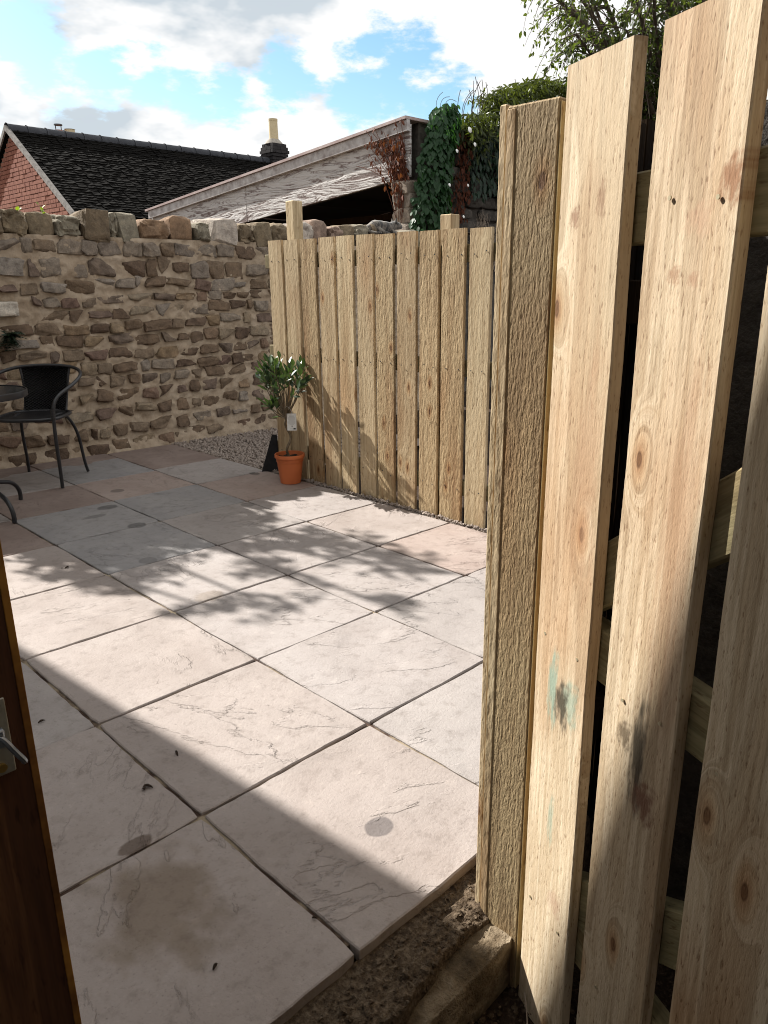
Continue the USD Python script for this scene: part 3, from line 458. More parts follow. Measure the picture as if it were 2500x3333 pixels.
for k, (a, b, h, c) in enumerate(COP):
    m = broken(b - a - .004, .36, (h + .03) * rng.uniform(.86, 1.22), 900 + k, 70, .05, .30).subdivide()
    if k % 2 == 1: m = rock(b - a - .002, .36, (h + .03) * rng.uniform(.9, 1.15), 960 + k, 3, .66, .24, 1.9)
    if c == 'pink' and a < 4.1: m = rock(b - a + .02, .36, h + .03, 977, 3, .8, .10); m.apply_transform(trimesh.transformations.rotation_matrix(rng.normal(0, .11), [0, 1, 0])); m.apply_transform(trimesh.transformations.rotation_matrix(rng.normal(0, .14), [0, 0, 1]))
    m.apply_translation(((a + b) / 2, YW + .165 + rng.uniform(-.02, .02), 1.645 + h / 2))
    obj('coping_stone', m, cop_m[c], wall, smooth=32)

# ------------------------------------------------------------------ the board fence along the right side
fence = thing('board_fence', 'new rough sawn timber fence of eleven upright boards right of the potted tree', 'fence')
EDGE = [2.828, 2.663, 2.492, 2.319, 2.147, 1.978, 1.811, 1.644, 1.469, 1.303, 1.118, .953]
def board_mesh(w, th, L, seed, b=.0025, nseg=10):
    """an upright board in its own frame: width x, thickness y (front face at 0, body to +y), length z, a little bowed and not quite straight-edged"""
    r = np.random.default_rng(seed); zz = np.linspace(0, L, nseg); prof = [(-w / 2 + b, 0), (w / 2 - b, 0), (w / 2, b), (w / 2, th - b), (w / 2 - b, th), (-w / 2 + b, th), (-w / 2, th - b), (-w / 2, b)]
    off = np.cumsum(r.normal(0, .0006, nseg)); el = r.normal(0, .0007, nseg); er = r.normal(0, .0007, nseg); rows = []
    for k, zv in enumerate(zz):
        for (px, py) in prof: rows.append((px + (er[k] if px > 0 else el[k]), py + off[k], zv))
    n = 8; F = []
    for k in range(nseg - 1):
        for j in range(n):
            a, c = k * n + j, k * n + (j + 1) % n; F += [(a, c, c + n), (a, c + n, a + n)]
    e = (nseg - 1) * n
    for j in range(1, n - 1): F += [(0, j + 1, j), (e, e + j, e + j + 1)]
    return trimesh.Trimesh(np.array(rows), np.array(F), process=False)
rough_set = {2, 6, 8, 9}
for k in range(11):
    y1, y0 = EDGE[k] - .008 - .004 * rng.random(), EDGE[k + 1] + .013 + .007 * rng.random(); yc = (y0 + y1) / 2; zb = gz(2.44, yc) - .004 - (.01 if k < 4 else 0)
    top = 1.558 + .001 * (11 - k) + rng.uniform(-.004, .004)
    m = board_mesh(y1 - y0, .021, top - zb, 500 + k)
    obj('fence_board', m, fence_wood_rough if k in rough_set else fence_wood, fence, smooth=30, xf=frame((2.44 + rng.uniform(-.003, .003), yc, zb), (0, -1, 0), (1, 0, 0), (0, 0, 1)))
for k in range(1, 11): obj('rear_board', board_mesh(.095, .018, 1.50, 560 + k, nseg=3), shade_wood, fence, smooth=30, xf=frame((2.508, EDGE[k], gz(2.5, EDGE[k])), (0, -1, 0), (1, 0, 0), (0, 0, 1)))  # near black boards added behind so the gaps look shaded
for zr in (.16, .84, 1.44): obj('fence_rail', box(-1.05, 1.05, -.019, .019, -.045, .045, .003), green_wood, fence, smooth=30, xf=frame((2.486, 1.85, zr), (0, 1, 0), (-1, 0, 0), (0, 0, 1)))
obj('fence_post', box(-.04, .04, -.04, .04, -.1, 1.812, .004), fence_wood, fence, smooth=30, xf=T(2.55, 2.665, 0))
obj('fence_post', box(-.036, .036, -.04, .04, -.1, 1.645, .004), fence_wood, fence, smooth=30, xf=T(2.55, 1.335, 0))
for k in range(11):
    for zr in (.16, .84, 1.44):
        for e in (EDGE[k] - .045, EDGE[k + 1] + .045): obj('nail', trimesh.creation.cylinder(.0035, .002, sections=8), ink_m, fence, smooth=30, xf=frame((2.4365, e + rng.uniform(-.008, .008), zr + rng.uniform(-.012, .012)), (0, -1, 0), (0, 0, 1), (-1, 0, 0)))

# the boarded fence beyond the gate, seen only through the gaps
side = thing('side_fence', 'boarded fence coloured near black for shade, seen through the gaps of the gate', 'fence')
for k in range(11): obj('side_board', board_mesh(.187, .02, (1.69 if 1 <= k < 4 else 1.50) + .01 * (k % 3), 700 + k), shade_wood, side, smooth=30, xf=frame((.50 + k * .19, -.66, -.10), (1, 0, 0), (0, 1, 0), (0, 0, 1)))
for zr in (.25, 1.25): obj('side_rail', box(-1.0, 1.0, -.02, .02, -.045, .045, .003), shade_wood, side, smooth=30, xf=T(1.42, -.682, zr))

# ------------------------------------------------------------------ the gate posts
gp = thing('gatepost', 'rough sawn square timber gatepost between the patio and the open gate', 'post')
obj('post', box(-.05, .05, 0, .09, 0, 1.80, .003), post_wood, gp, smooth=30, xf=frame((.297, -.712, -.235), (0, -1, 0), (1, 0, 0), (0, 0, 1)))
obj('backing_strip', box(-.007, .007, 0, .03, 0, 1.67, .002), fence_wood, gp, smooth=30, xf=frame((.301, -.652, -.10), (0, -1, 0), (1, 0, 0), (0, 0, 1)), label='narrow smoother strip along the back edge of the post')
obj('smooth_margin', box(-.0085, .0085, -.0012, .004, 0, 1.795, .0008), fence_wood, gp, smooth=30, xf=frame((.297, -.6715, -.235), (0, -1, 0), (1, 0, 0), (0, 0, 1)), label='smoother margin beside the rough sawn face')
obj('near_edge', box(-.0015, .0015, -.011, .011, 0, 1.79, .0006), bounce_tint_wood, gp, smooth=30, xf=frame((.309, -.7638, -.232), (0, -1, 0), (1, 0, 0), (0, 0, 1)), label='smooth planed edge tinted yellow for light bounced off the gate')
lp = thing('stained_gatepost', 'dark brown stained gatepost at the left edge with a metal latch keeper', 'post')
obj('post', box(-.0515, .0515, 0, .10, 0, 2.1, .006), dark_wood, lp, smooth=30, xf=frame((-.6425, -.75, -.25), (1, 0, 0), (0, 1, 0), (0, 0, 1)))
orange_edge_m = noisy('worn_edge', [(.40, (.04, .016, .007)), (.50, (.16, .07, .018)), (.60, (.30, .145, .03))], 5.0, dist=.002, scale2=60)  # mottled orange brown strip along the post corner
obj('worn_edge', box(-.5975, -.5902, -.7512, -.745, -.24, 1.85, .0005), orange_edge_m, lp, smooth=30, label='mottled orange arris of the post')
kp = obj('keeper_plate', box(-.66, -.611, -.7525, -.7505, .832, .914, .001), galv_m, lp, smooth=30)
pl = np.array([(-.632, -.756, .880), (-.624, -.763, .880), (-.616, -.765, .866), (-.606, -.763, .846), (-.604, -.756, .840)])
obj('catch_bar', cat_([tube(spline(pl, 14), .0030, 8), box(-.640, -.619, -.765, -.7545, .868, .888, .002)]), blue_m, kp, smooth=40)
for sx_, sz_ in ((-.6285, .902), (-.624, .842)): obj('screw', trimesh.creation.cylinder(.0045, .003, sections=14, transform=trimesh.transformations.rotation_matrix(math.pi / 2, [1, 0, 0]) @ np.eye(4)).apply_translation((sx_, -.7545, sz_)), brass_m, kp, smooth=30)

# ------------------------------------------------------------------ the open gate at the right
gate = thing('open_gate', 'open ledged and braced timber gate of tall pale boards at the right', 'gate')
GD = np.array([-.429, -.904, 0]); GD /= np.linalg.norm(GD); GN = np.array([GD[1], -GD[0], 0]); G0 = np.array([.297, -.760, 0]) + GD * .008
gb = [(.012, .170, 'gate_wood_green'), (.217, .378, 'gate_wood_knot'), (.434, .592, 'gate_wood'), (.640, .795, 'gate_wood'), (.84, .99, 'gate_wood')]
gm = {'gate_wood': gate_wood, 'gate_wood_green': gate_wood_green, 'gate_wood_knot': gate_wood_knot}
for k, (a, b, mname) in enumerate(gb):
    c = G0 + GD * ((a + b) / 2); zb = -.215 - .03 * k * .7
    bd = obj('gate_board', board_mesh(b - a, .0225, 1.600 + .003 * (k % 2) - zb, 800 + k, .0022, 14), gm[mname], gate, smooth=30, xf=frame((c[0], c[1], zb), GD, -GN, (0, 0, 1)))
    for zr in (1.392, .676, .09):
        for t in (a + .027 + .02 * (k % 2), b - .03):
            s = G0 + GD * t + GN * .0006; mm = trimesh.creation.cylinder(.0030, .0018, sections=12)
            obj('screw', mm, steel_m, gate, smooth=30, xf=frame((s[0], s[1], zr + rng.uniform(-.008, .008)), GD, (0, 0, 1), GN))
def rail(t0, z0, t1, z1, h, m, depth=.0235, th=.038, name='rail'):
    a = G0 + GD * t0 - GN * depth + np.array([0, 0, z0]); b = G0 + GD * t1 - GN * depth + np.array([0, 0, z1]); L = np.linalg.norm(b - a); ez = (b - a) / L; ex = np.cross(GN, ez)
    obj(name, box(-h / 2, h / 2, -th, 0, 0, L, .003), m, gate, smooth=30, xf=frame(a, ex, np.cross(ez, ex), ez))
rail(.02, 1.39, 1.0, 1.39, .095, shade_wood if False else green_wood); rail(.02, .695, 1.0, .695, .095, green_wood); rail(.02, .09, 1.0, .09, .10, green_wood)
rail(.06, .765, .86, 1.335, .095, green_wood, name='brace'); rail(.90, .64, .12, .15, .095, green_wood, name='brace')

# ------------------------------------------------------------------ the chair and the table, in the wall's shade
F_ = np.array([-.717, -.697, 0]); L_ = np.array([.707, -.707, 0]); F_ = np.cross([0, 0, 1.0], L_) * -1
cc = np.array([1.105, 3.712]); cz = gz(*cc) + .001
chair = thing('bistro_chair', 'black woven bistro chair with tubular arms in front of the stone wall', 'chair')
cxf = frame((cc[0], cc[1], cz), L_, F_, (0, 0, 1))          # local x = picture right, y = towards the seat front
if np.dot(F_, [-.7, -.7, 0]) < 0: F_ = -F_
cxf = frame((cc[0], cc[1], cz), L_, F_, (0, 0, 1))
def cadd(name, m, mt, **k):
    m = m.copy(); m.apply_transform(cxf)
    if np.linalg.det(cxf[:3, :3]) < 0: pass
    return obj(name, m, mt, chair, **k)
arm = [(-.212, .218, 0), (-.212, .218, .25), (-.215, .215, .46), (-.224, .185, .565), (-.262, .09, .625), (-.293, -.04, .672), (-.275, -.16, .712), (-.20, -.232, .738), (-.10, -.262, .748), (0, -.27, .751)]
arm = arm + [(-a, b, c) for a, b, c in arm[-2::-1]]
cadd('arm_frame', tube(spline(arm, 90), .0115, 10), black_m, smooth=50)
for s in (-1, 1):
    cadd('leg', tube(spline([(s * .212, -.240, 0), (s * .198, -.205, .20), (s * .178, -.160, .36), (s * .150, -.105, .432), (s * .13, .02, .438), (s * .14, .15, .436)], 30), .0105, 10), black_m, smooth=50)
    cadd('back_post', tube(spline([(s * .145, -.15, .43), (s * .142, -.19, .50), (s * .150, -.225, .62), (s * .172, -.250, .745)], 20), .009, 8), black_m, smooth=50)
    wr = [tube([(s * (.213 + .0000), .217 - .0, .455 + .008 * k), (s * .213, .2165, .462 + .008 * k)], .0135, 10) for k in range(8)]
    cadd('arm_wrap', cat_(wr), black_m, smooth=30)
nu, nv = 49, 70
def backp(u, v):
    zz = .455 + .285 * v; yb = -.165 - .095 * v ** .8 - .012 * np.cos(u * math.pi); xw = (.138 + .030 * v) * u
    wv = .0055 * np.sin(v * 34 * math.pi) * np.sign(np.sin(u * 12 * math.pi + 1e-6))
    return np.stack([xw, yb - .02 * (1 - u * u) + wv, zz + .0025 * np.sin(u * 24 * math.pi)], -1)
uu, vv = np.meshgrid(np.linspace(-1, 1, nu), np.linspace(0, 1, nv)); p = backp(uu, vv)
i = np.arange(nu * nv).reshape(nv, nu); qf = np.stack([i[:-1, :-1], i[:-1, 1:], i[1:, 1:], i[1:, :-1]], -1).reshape(-1, 4)
p2 = p.copy(); p2[..., 1] -= .006
m = trimesh.Trimesh(*meshkit.arrays((p.reshape(-1, 3), qf))[:2], process=False); m2 = trimesh.Trimesh(*meshkit.arrays((p2.reshape(-1, 3), qf[:, ::-1]))[:2], process=False)
cadd('backrest', cat_([m, m2]), weave_m, smooth=40)
th = np.linspace(0, 2 * np.pi, 48, endpoint=False); so = lambda r: np.stack([np.sign(np.cos(th)) * np.abs(np.cos(th)) ** .62 * r * .98, np.sign(np.sin(th)) * np.abs(np.sin(th)) ** .62 * r * .95 + .02], -1)
cadd('seat_rim', tube(np.vstack([np.c_[so(.212), np.full(48, .447)], np.c_[so(.212)[:1], .447]]), .012, 8, cap=False), black_m, smooth=60)
def seatp(u, v):
    x_, y_ = u * .205, v * .20 + .02; r = np.maximum(np.abs(u), np.abs(v))
    return np.stack([x_, y_, .452 - .012 * (1 - r ** 2) + .0025 * np.sin(u * 30 * math.pi) * np.sign(np.sin(v * 16 * math.pi + 1e-6))], -1)
cadd('seat', trimesh.Trimesh(*meshkit.arrays(grid_patch(-.95, .95, -.95, .95, 60, 60, seatp))[:2], process=False), weave_m, smooth=40)

tb = thing('bistro_table', 'round dark glass bistro table with metal rim cut by the left edge', 'table', (.548, 3.13, gz(.548, 3.13)))
obj('table_top', lathe([(0, .700), (.288, .700), (.293, .703), (.293, .706), (.288, .709), (0, .709)], 64), glass_m, tb, smooth=30)
obj('rim', lathe([(.291, .675), (.299, .675), (.302, .680), (.302, .708), (.299, .713), (.294, .712), (.296, .706), (.296, .68), (.291, .675)], 72), black_m, tb, smooth=40)
for k, (lx, ly) in enumerate(((.796, 3.308), (.584, 2.971 - .10), (.30, 3.0), (.45, 3.43))):
    d = np.array([lx - .548, ly - 3.13]); r = np.linalg.norm(d); d = d / r; r = max(r, .29)
    pth = [(d[0] * a, d[1] * a, zz) for a, zz in ((.24, .69), (.10, .45), (.045, .27), (.10, .175), (r * .72, .135), (r * .95, .085), (r, 0))]
    obj('leg', tube(spline(pth, 40), .0125, 10), black_m, tb, smooth=50)
obj('leg_ring', tube([(.075 * math.cos(a), .075 * math.sin(a), .40) for a in np.linspace(0, 2 * math.pi, 25)], .006, 6, cap=False), black_m, tb, smooth=50)

# ------------------------------------------------------------------ the potted bay tree, its label, the black slate
BX, BY = 2.300, 2.515; bz = gz(BX, BY)
pot = thing('plant_pot', 'orange plastic plant pot at the corner of the board fence', 'pot', (BX, BY, bz))
obj('pot_body', lathe([(0, .001), (.066, .001), (.070, .004), (.0885, .150), (.0915, .152), (.0945, .176), (.1005, .178), (.1025, .182), (.1025, .199), (.100, .203), (.096, .203), (.0935, .199), (.086, .15), (.068, .012), (0, .012)], 56), terracotta_m, pot, smooth=35)
soilm = grid_patch(0, 1, 0, 2 * math.pi, 12, 40, lambda r, a: np.stack([r * .091 * np.cos(a), r * .091 * np.sin(a), .176 + .006 * np.sin(9 * a + 4 * r) * r + .01 * (1 - r)], -1))
obj('compost', soilm, compost_m, pot, smooth=True)
bay = thing('bay_tree', 'small standard bay tree with a corkscrew stem growing in the orange pot', 'tree', (BX, BY, bz))
tt = np.linspace(0, 1, 40); amp = .020 * np.sin(np.pi * np.clip(tt * 1.05, 0, 1)) ** .6
st = np.c_[amp * np.cos(2.6 * np.pi * tt + 1.2) - .010 * tt, amp * np.sin(2.6 * np.pi * tt + 1.2) + .008 * tt, .17 + .275 * tt]
obj('trunk', tube(st, np.linspace(.0095, .0075, 40), 9), baybark_m, bay, smooth=60)
top = st[-1]; bl, bd_, bn, bs = [], [], [], []; branches = []
r_ = np.random.default_rng(5)
RV = np.array([.702, -.712, 0])       # picture right, for the crown's leaning outline
for k in range(39):
    a = r_.uniform(0, 2 * np.pi); e = r_.uniform(-.05, 1.0); dirn = np.array([math.cos(a) * math.cos(e), math.sin(a) * math.cos(e), math.sin(e)])
    R_ = np.array([.185, .185, .18]); tip = np.array([0, 0, .672]) - RV * .025 + dirn * R_ * 1.06 * r_.uniform(.80, 1.03)
    if k < 4: tip = np.array([0, 0, .545]) - RV * r_.uniform(.05, .15) + r_.normal(0, .02, 3)
    mid = top + (tip - top) * .5 + r_.normal(0, .015, 3); branches.append(spline([top + r_.normal(0, .003, 3), mid, tip], 9))
    p = branches[-1]
    for j in range(r_.integers(6, 9)):
        t = 1 - .42 * (j / 8); c = p[0] + 0; q = np.array([np.interp(t * 8, np.arange(9), p[:, c_]) for c_ in range(3)])
        ax = unit(p[-1] - p[-3]); ang = j * 2.4 + r_.uniform(-.4, .4); s1 = unit(np.cross(ax, [.3, .2, .9])); s2 = np.cross(ax, s1)
        sp = .35 + .55 * (j / 8); dd = unit(ax * (1 - sp * .5) + (s1 * math.cos(ang) + s2 * math.sin(ang)) * sp + np.array([0, 0, .18]))
        bl.append(q); bd_.append(dd); bn.append(unit(np.cross(np.cross(dd, [0, 0, 1.0]), dd) + r_.normal(0, .35, 3))); bs.append(r_.uniform(.056, .086))
tb_ = [tube(b, np.linspace(.0042, .0018, 9), 5) for b in branches]
obj('branches', cat_(tb_), baybark_m, bay, smooth=60)
for k in range(len(bl)):
    if k >= 290: break
    obj('leaf', leaf_mesh([bl[k]], [bd_[k]], [bn[k]], bs[k], bs[k] * .42, .14, .06), bay_leaf_m, bay, smooth=True)
lb = leaf_mesh([top + (-.03, .02, .01)], [(-.7, .6, -.05)], [(0, 0, 1)], .06, .026); obj('leaf', lb, bay_leaf_m, bay, smooth=True)
tg = thing('plant_label', 'white printed plant label hanging from the bay tree stem', 'label')
cen = np.array([2.2895, 2.4815, .410]); FX = unit(np.array([.70, -.71, -.0])); FN = unit(np.array([-.70, -.70, .05])); FZ = unit(np.cross(FX, FN)) * 1
if FZ[2] < 0: FZ = -FZ
txf = frame(cen + FX * .012, FX, -FN, FZ)
def rr(w, h, r, t): return box(-w / 2, w / 2, 0, t, -h / 2, h / 2, .0004)
card = obj('card', rr(.0625, .114, .004, .0012), tag_m, tg, xf=txf)
for zz, w, hh in ((.040, .034, .003), (.031, .044, .0018), (.024, .046, .0016), (.018, .046, .0016), (.012, .040, .0016), (.004, .046, .0016), (-.002, .046, .0016), (-.008, .044, .0016), (-.014, .030, .0016), (-.046, .026, .0014)):
    obj('print_line', box(-w / 2, w / 2, -.0004, -.0001, zz - hh / 2, zz + hh / 2), print_m, card)
obj('print_mark', box(.010, .026, -.0004, -.0001, -.050, -.040), ink_m, card)
obj('print_mark', box(-.001, .004, -.0004, -.0001, -.034, -.024), ink_m, card)
loop = spline([cen + FX * .012 + FZ * .052, cen + FX * .010 + FZ * .075, cen + FX * -.004 + FZ * .098, np.array([BX, BY, bz]) + top + np.array([0, 0, .02])], 14)
obj('string', tube(loop, .0010, 5), tag_m, tg, smooth=True)
sl = np.array([(2.345, 2.910, .002), (2.455, 2.838, .002), (2.462, 2.862, .268), (2.432, 2.880, .268)]); sl[:, 2] += gz(2.4, 2.87) - .004
nn = unit(np.cross(sl[1] - sl[0], sl[2] - sl[0])) * .010
o = obj('slate_piece', trimesh.convex.convex_hull(np.vstack([sl, sl + nn])), slate_m); tag(o, 'black slate offcut leaning against the fence behind the orange pot', 'slate')

# ------------------------------------------------------------------ small leaves and crumbs on the slabs
for k, (x_, y_, s, lab) in enumerate([(.498, 1.954, .022, 'dead leaf curl on the sunlit slab nearest the table leg'), (-.117, .712, .022, 'thin dark twig fragment on the shaded slab beside the brown post'), (.093, .277, .028, 'dark leaf stalk in the sun at the edge of the long shadow'), (-.04, .197, .030, 'broken black leaf bits inside the long shadow beside the joint'), (-.226, -.407, .016, 'round black crumb on the nearest shaded slab'), (-.009, -.454, .010, 'small dark crumb at the joint in the shade'), (1.864, .155, .015, 'small dark leaf fragment on the sunlit slab by the gatepost')]):
    a = rng.uniform(0, 3); zz = gz(x_, y_) + .002; ms = []
    ms.append(tube(spline([(x_ - math.cos(a) * s / 2, y_ - math.sin(a) * s / 2, zz), (x_, y_, zz + .004), (x_ + math.cos(a) * s / 2, y_ + math.sin(a) * s / 2, zz)], 7), [.001, .0025, .003, .0038, .003, .002, .001], 6))
    if k in (0, 3): ms.append(leaf_mesh([(x_ + .008, y_, zz)], [(math.cos(a + 1), math.sin(a + 1), .15)], [(0, 0, 1)], s * .8, s * .4)); ms.append(leaf_mesh([(x_ - .012, y_ + .006, zz)], [(math.cos(a + 2.5), math.sin(a + 2.5), .15)], [(0, 0, 1)], s * .6, s * .35))
    tag(obj('leaf_fragment', cat_(ms), compost_m), lab, 'leaf litter', 'leaf crumbs on the paving')

# ------------------------------------------------------------------ plants on the wall, the cat
def sprig(name, base, h, n, lab, ll=.045, spread=.6, mt=sprig_m, seed=1):
    r = np.random.default_rng(seed); t = thing(name, lab, 'plant', base); stem = spline([(0, 0, -.02), (r.normal(0, .01), r.normal(0, .01), h * .5), (r.normal(0, .015), 0, h)], 8)
    obj('stem', tube(stem, np.linspace(.0022, .0012, 8), 5), mt, t, smooth=True); B, D = [], []
    for k in range(n):
        u = k / max(n - 1, 1); a = k * 2.4 + .4; B.append(stem[int(u * 7)]); D.append((math.cos(a) * spread, math.sin(a) * spread, .35 + .5 * u))
    for k in range(n): obj('leaf', leaf_mesh([B[k]], [D[k]], [(0, 0, 1)], ll * r.uniform(.8, 1.2), ll * .55, .12, .2), mt, t, smooth=True)
sprig('wall_seedling', (1.563, 4.33, 1.775), .075, 7, 'bright green seedling standing upright in a gap of the coping stones', seed=3)
sprig('wall_seedling', (1.40, 4.33, 1.775), .03, 9, 'low clump of yellow green leaves on the leftmost coping stones', .05, .9, seed=4)
r = np.random.default_rng(8); B, D, N_ = [], [], []
for k in range(46):
    a = r.uniform(-1.3, 1.3); d = np.array([math.sin(a) * r.uniform(.4, 1), -abs(math.cos(a)) * r.uniform(.5, 1), r.uniform(-.9, .5)]); base = np.array([1.205, YW - .02, .965]); ln = r.uniform(.06, .13)
    for j in range(7):
        q = base + unit(d) * ln * (j / 7) + np.array([0, 0, -.03]) * (j / 7) ** 2
        for s in (-1, 1): B.append(q); D.append(unit(d) * .5 + s * unit(np.cross(d, [.2, .3, 1]))); N_.append((0, -.5, 1))
fe = thing('wall_fern', 'dark green fern growing out of the stone wall at the left edge', 'fern')
obj('fronds', leaf_mesh(B, D, N_, .026, .012), fern_m, fe, smooth=True)
import manifold3d as mf
def blob(js):
    """one continuous body from chains of spheres: [(p, r), ...] pairs joined as hulls"""
    parts = []
    for chain in js:
        for (p, a), (q, b) in zip(chain[:-1], chain[1:]):
            s1 = mf.Manifold.sphere(a, 20).translate(list(map(float, p))); s2 = mf.Manifold.sphere(b, 20).translate(list(map(float, q))); parts.append(mf.Manifold.batch_hull([s1, s2]))
    m = mf.Manifold.batch_boolean(parts, mf.OpType.Add).refine_to_length(.011); me = m.to_mesh(); t = trimesh.Trimesh(me.vert_properties[:, :3], me.tri_verts); trimesh.smoothing.filter_taubin(t, iterations=8); return t
kitty = thing('cat', 'tabby and white cat lying on the wall top, head half behind the bindweed', 'cat', (5.08, 4.30, 1.79), 0)
body = blob([[((-.22, .02, .03), .045), ((-.15, .01, .055), .062), ((-.03, 0, .052), .058), ((.06, -.01, .055), .045), ((.11, -.02, .075), .044), ((.155, -.03, .068), .034), ((.185, -.035, .058), .018)],
             [((.095, -.055, .10), .016), ((.092, -.060, .136), .004)], [((.115, .02, .105), .016), ((.112, .024, .138), .004)], [((-.14, -.035, .02), .03), ((-.08, -.06, -.005), .018), ((-.02, -.07, -.015), .014)], [((.05, -.04, .01), .024), ((.12, -.07, -.012), .014), ((.16, -.07, -.014), .013)],
             [((-.23, .03, .02), .02), ((-.27, -.02, .0), .014), ((-.24, -.08, -.01), .011), ((-.16, -.09, -.012), .009)]])
obj('body', body, cat_m, kitty, smooth=True)
for s in (-1, 1): obj('eye', trimesh.creation.icosphere(1, .0055).apply_translation((.172, -.030 + s * .018, .082)), ink_m, kitty, smooth=True)

# ------------------------------------------------------------------ the open barn beyond the wall
barn = thing('open_barn', 'open sided barn behind the wall with a peeling plywood fascia and dark interior', 'barn')
XS, YF, YB = 6.0, 4.79, 10.62
zt = lambda y: 3.035 - .0962 * (y - 4.78); zb_ = lambda y: 2.425 - .094 * (y - 5.02)
def wedge(x0, x1, y0, y1, f0, f1, drop0=None):
    v = np.array([(x, y, z_) for x in (x0, x1) for y, z_ in ((y0, f0(y0)), (y1, f0(y1)), (y1, f1(y1)), (y0, f1(y0)))]); return trimesh.convex.convex_hull(v)
for y0, y1, k in ((4.80, 6.95, 0), (6.956, 7.95, 1), (7.956, 9.4, 2), (9.406, YB, 3)): obj('fascia_panel', wedge(XS - .02 + .003 * (k % 2), XS + .01, y0, y1, zb_, lambda y: zt(y) - .05), peeling_m, barn)
obj('barge_board', wedge(XS - .075, XS - .024, YF, YB, lambda y: zt(y) - .125, lambda y: zt(y) - .012), barge_m, barn)
obj('roof', wedge(XS - .10, 10.4, YF, YB + .05, lambda y: zt(y) - .008, lambda y: zt(y) + .022), sheet_m, barn)
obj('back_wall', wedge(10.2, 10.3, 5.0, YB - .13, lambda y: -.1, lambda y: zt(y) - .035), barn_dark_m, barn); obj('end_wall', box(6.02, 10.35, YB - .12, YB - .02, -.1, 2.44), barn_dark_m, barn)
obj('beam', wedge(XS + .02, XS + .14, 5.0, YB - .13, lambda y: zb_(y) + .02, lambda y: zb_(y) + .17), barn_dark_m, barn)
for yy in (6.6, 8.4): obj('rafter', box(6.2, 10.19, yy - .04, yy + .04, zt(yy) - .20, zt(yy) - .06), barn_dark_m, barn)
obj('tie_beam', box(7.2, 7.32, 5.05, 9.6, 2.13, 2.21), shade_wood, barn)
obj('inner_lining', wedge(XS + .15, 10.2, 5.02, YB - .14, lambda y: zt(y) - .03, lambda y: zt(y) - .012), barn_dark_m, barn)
pier = thing('stone_pier', 'narrow stone pier at the corner of the open barn beside the bindweed', 'pier')
zz = -.1; k = 0
while zz < 2.38:
    h = rng.uniform(.12, .19); m = broken(.25, .27, h + .01, 1500 + k, 40, .04); m.apply_translation((6.02 + rng.uniform(-.01, .01), 4.88, zz + h / 2)); obj('stone', m, stone_grey_m, pier, smooth=30); zz += h - .008; k += 1
fw = thing('overgrown_wall', 'dark stone wall right of the barn, hung with creepers', 'wall')
obj('wall_core', box(6.16, 10.3, 4.83, 5.0, -.1, 3.05), dark_stone_m, fw)
for k in range(120):
    x_, z_ = rng.uniform(6.6, 8.6), rng.uniform(1.5, 3.0); m = rock(rng.uniform(.18, .34), .12, rng.uniform(.10, .16), 1700 + k, 1, .55, .12); m.apply_translation((x_, 4.82, round(z_ / .15) * .15)); obj('stone', m, dark_stone_m, fw, smooth=50)
capz = lambda x: 3.02 + .16 * np.clip(x - 6.7, 0, 4)
obj('wall_cap', trimesh.convex.convex_hull(np.array([(x, y, zz) for x in (6.7, 10.3) for y in (4.84, 4.99) for zz in (2.9, capz(x))])), dark_stone_m, fw)

# bindweed column with white flowers
r = np.random.default_rng(21); bw = thing('bindweed', 'tall column of green bindweed with white flowers on the barn corner', 'climber')
B, D, N_ = [], [], []; S_ = []
for k in range(1500):
    h = r.random() ** .9; z_ = 1.70 + 1.52 * h
    cx = 6.32 + .10 * math.sin(z_ * 2.1) + (h - .5) * .18; w = (.27 - .06 * h) * (1 if h < .9 else math.sqrt(max(0, (1.04 - h) / .14)))
    a = r.uniform(-math.pi * .95, math.pi * .10); rad = r.uniform(.75, 1.12)
    q = np.array([cx + w * math.cos(a) * rad, 4.74 + .27 * math.sin(a) * rad * (1 - .3 * h), z_]); out = unit((math.cos(a), math.sin(a) * 1.2, .25))
    B.append(q); D.append(unit(out * .35 + np.array([r.normal(0, .3), r.normal(0, .15), -1.0]))); N_.append(out + r.normal(0, .3, 3)); S_.append(r.uniform(.055, .10))
S_ = np.array(S_)
obj('foliage', leaf_mesh(B, D, N_, S_, S_ * .72, .12, .05), bind_m, bw, smooth=True)
st_ = [tube(spline([(6.2 + .1 * k, 4.72, 1.5), (6.25 + .09 * k, 4.70, 2.3), (6.36 + .06 * k, 4.72, 3.15)], 10), .006, 5) for k in range(4)] + [tube(spline([(6.36 + .05 * k, 4.72, 3.1), (6.34 + .09 * k, 4.70, 3.28), (6.40 + .12 * k, 4.68, 3.34 - .03 * k)], 7), .003, 5) for k in range(3)]
obj('stems', cat_(st_), bark_m, bw, smooth=True)
for (x_, z_, s) in ((6.56, 2.94, .034), (6.66, 2.80, .024), (6.34, 2.70, .022), (6.22, 2.34, .020), (6.55, 2.36, .017), (6.48, 2.02, .018)):
    a = np.linspace(0, 2 * math.pi, 16, endpoint=False); m = trimesh.creation.cone(s, s * .8, sections=10); m.apply_transform(trimesh.transformations.rotation_matrix(-math.pi / 2 + .25, [1, 0, 0])); m.apply_transform(trimesh.transformations.rotation_matrix(math.pi, [0, 0, 1])); m.apply_translation((x_, 4.41 + .0, z_)); obj('flower', m, petal_m, bw, smooth=40)

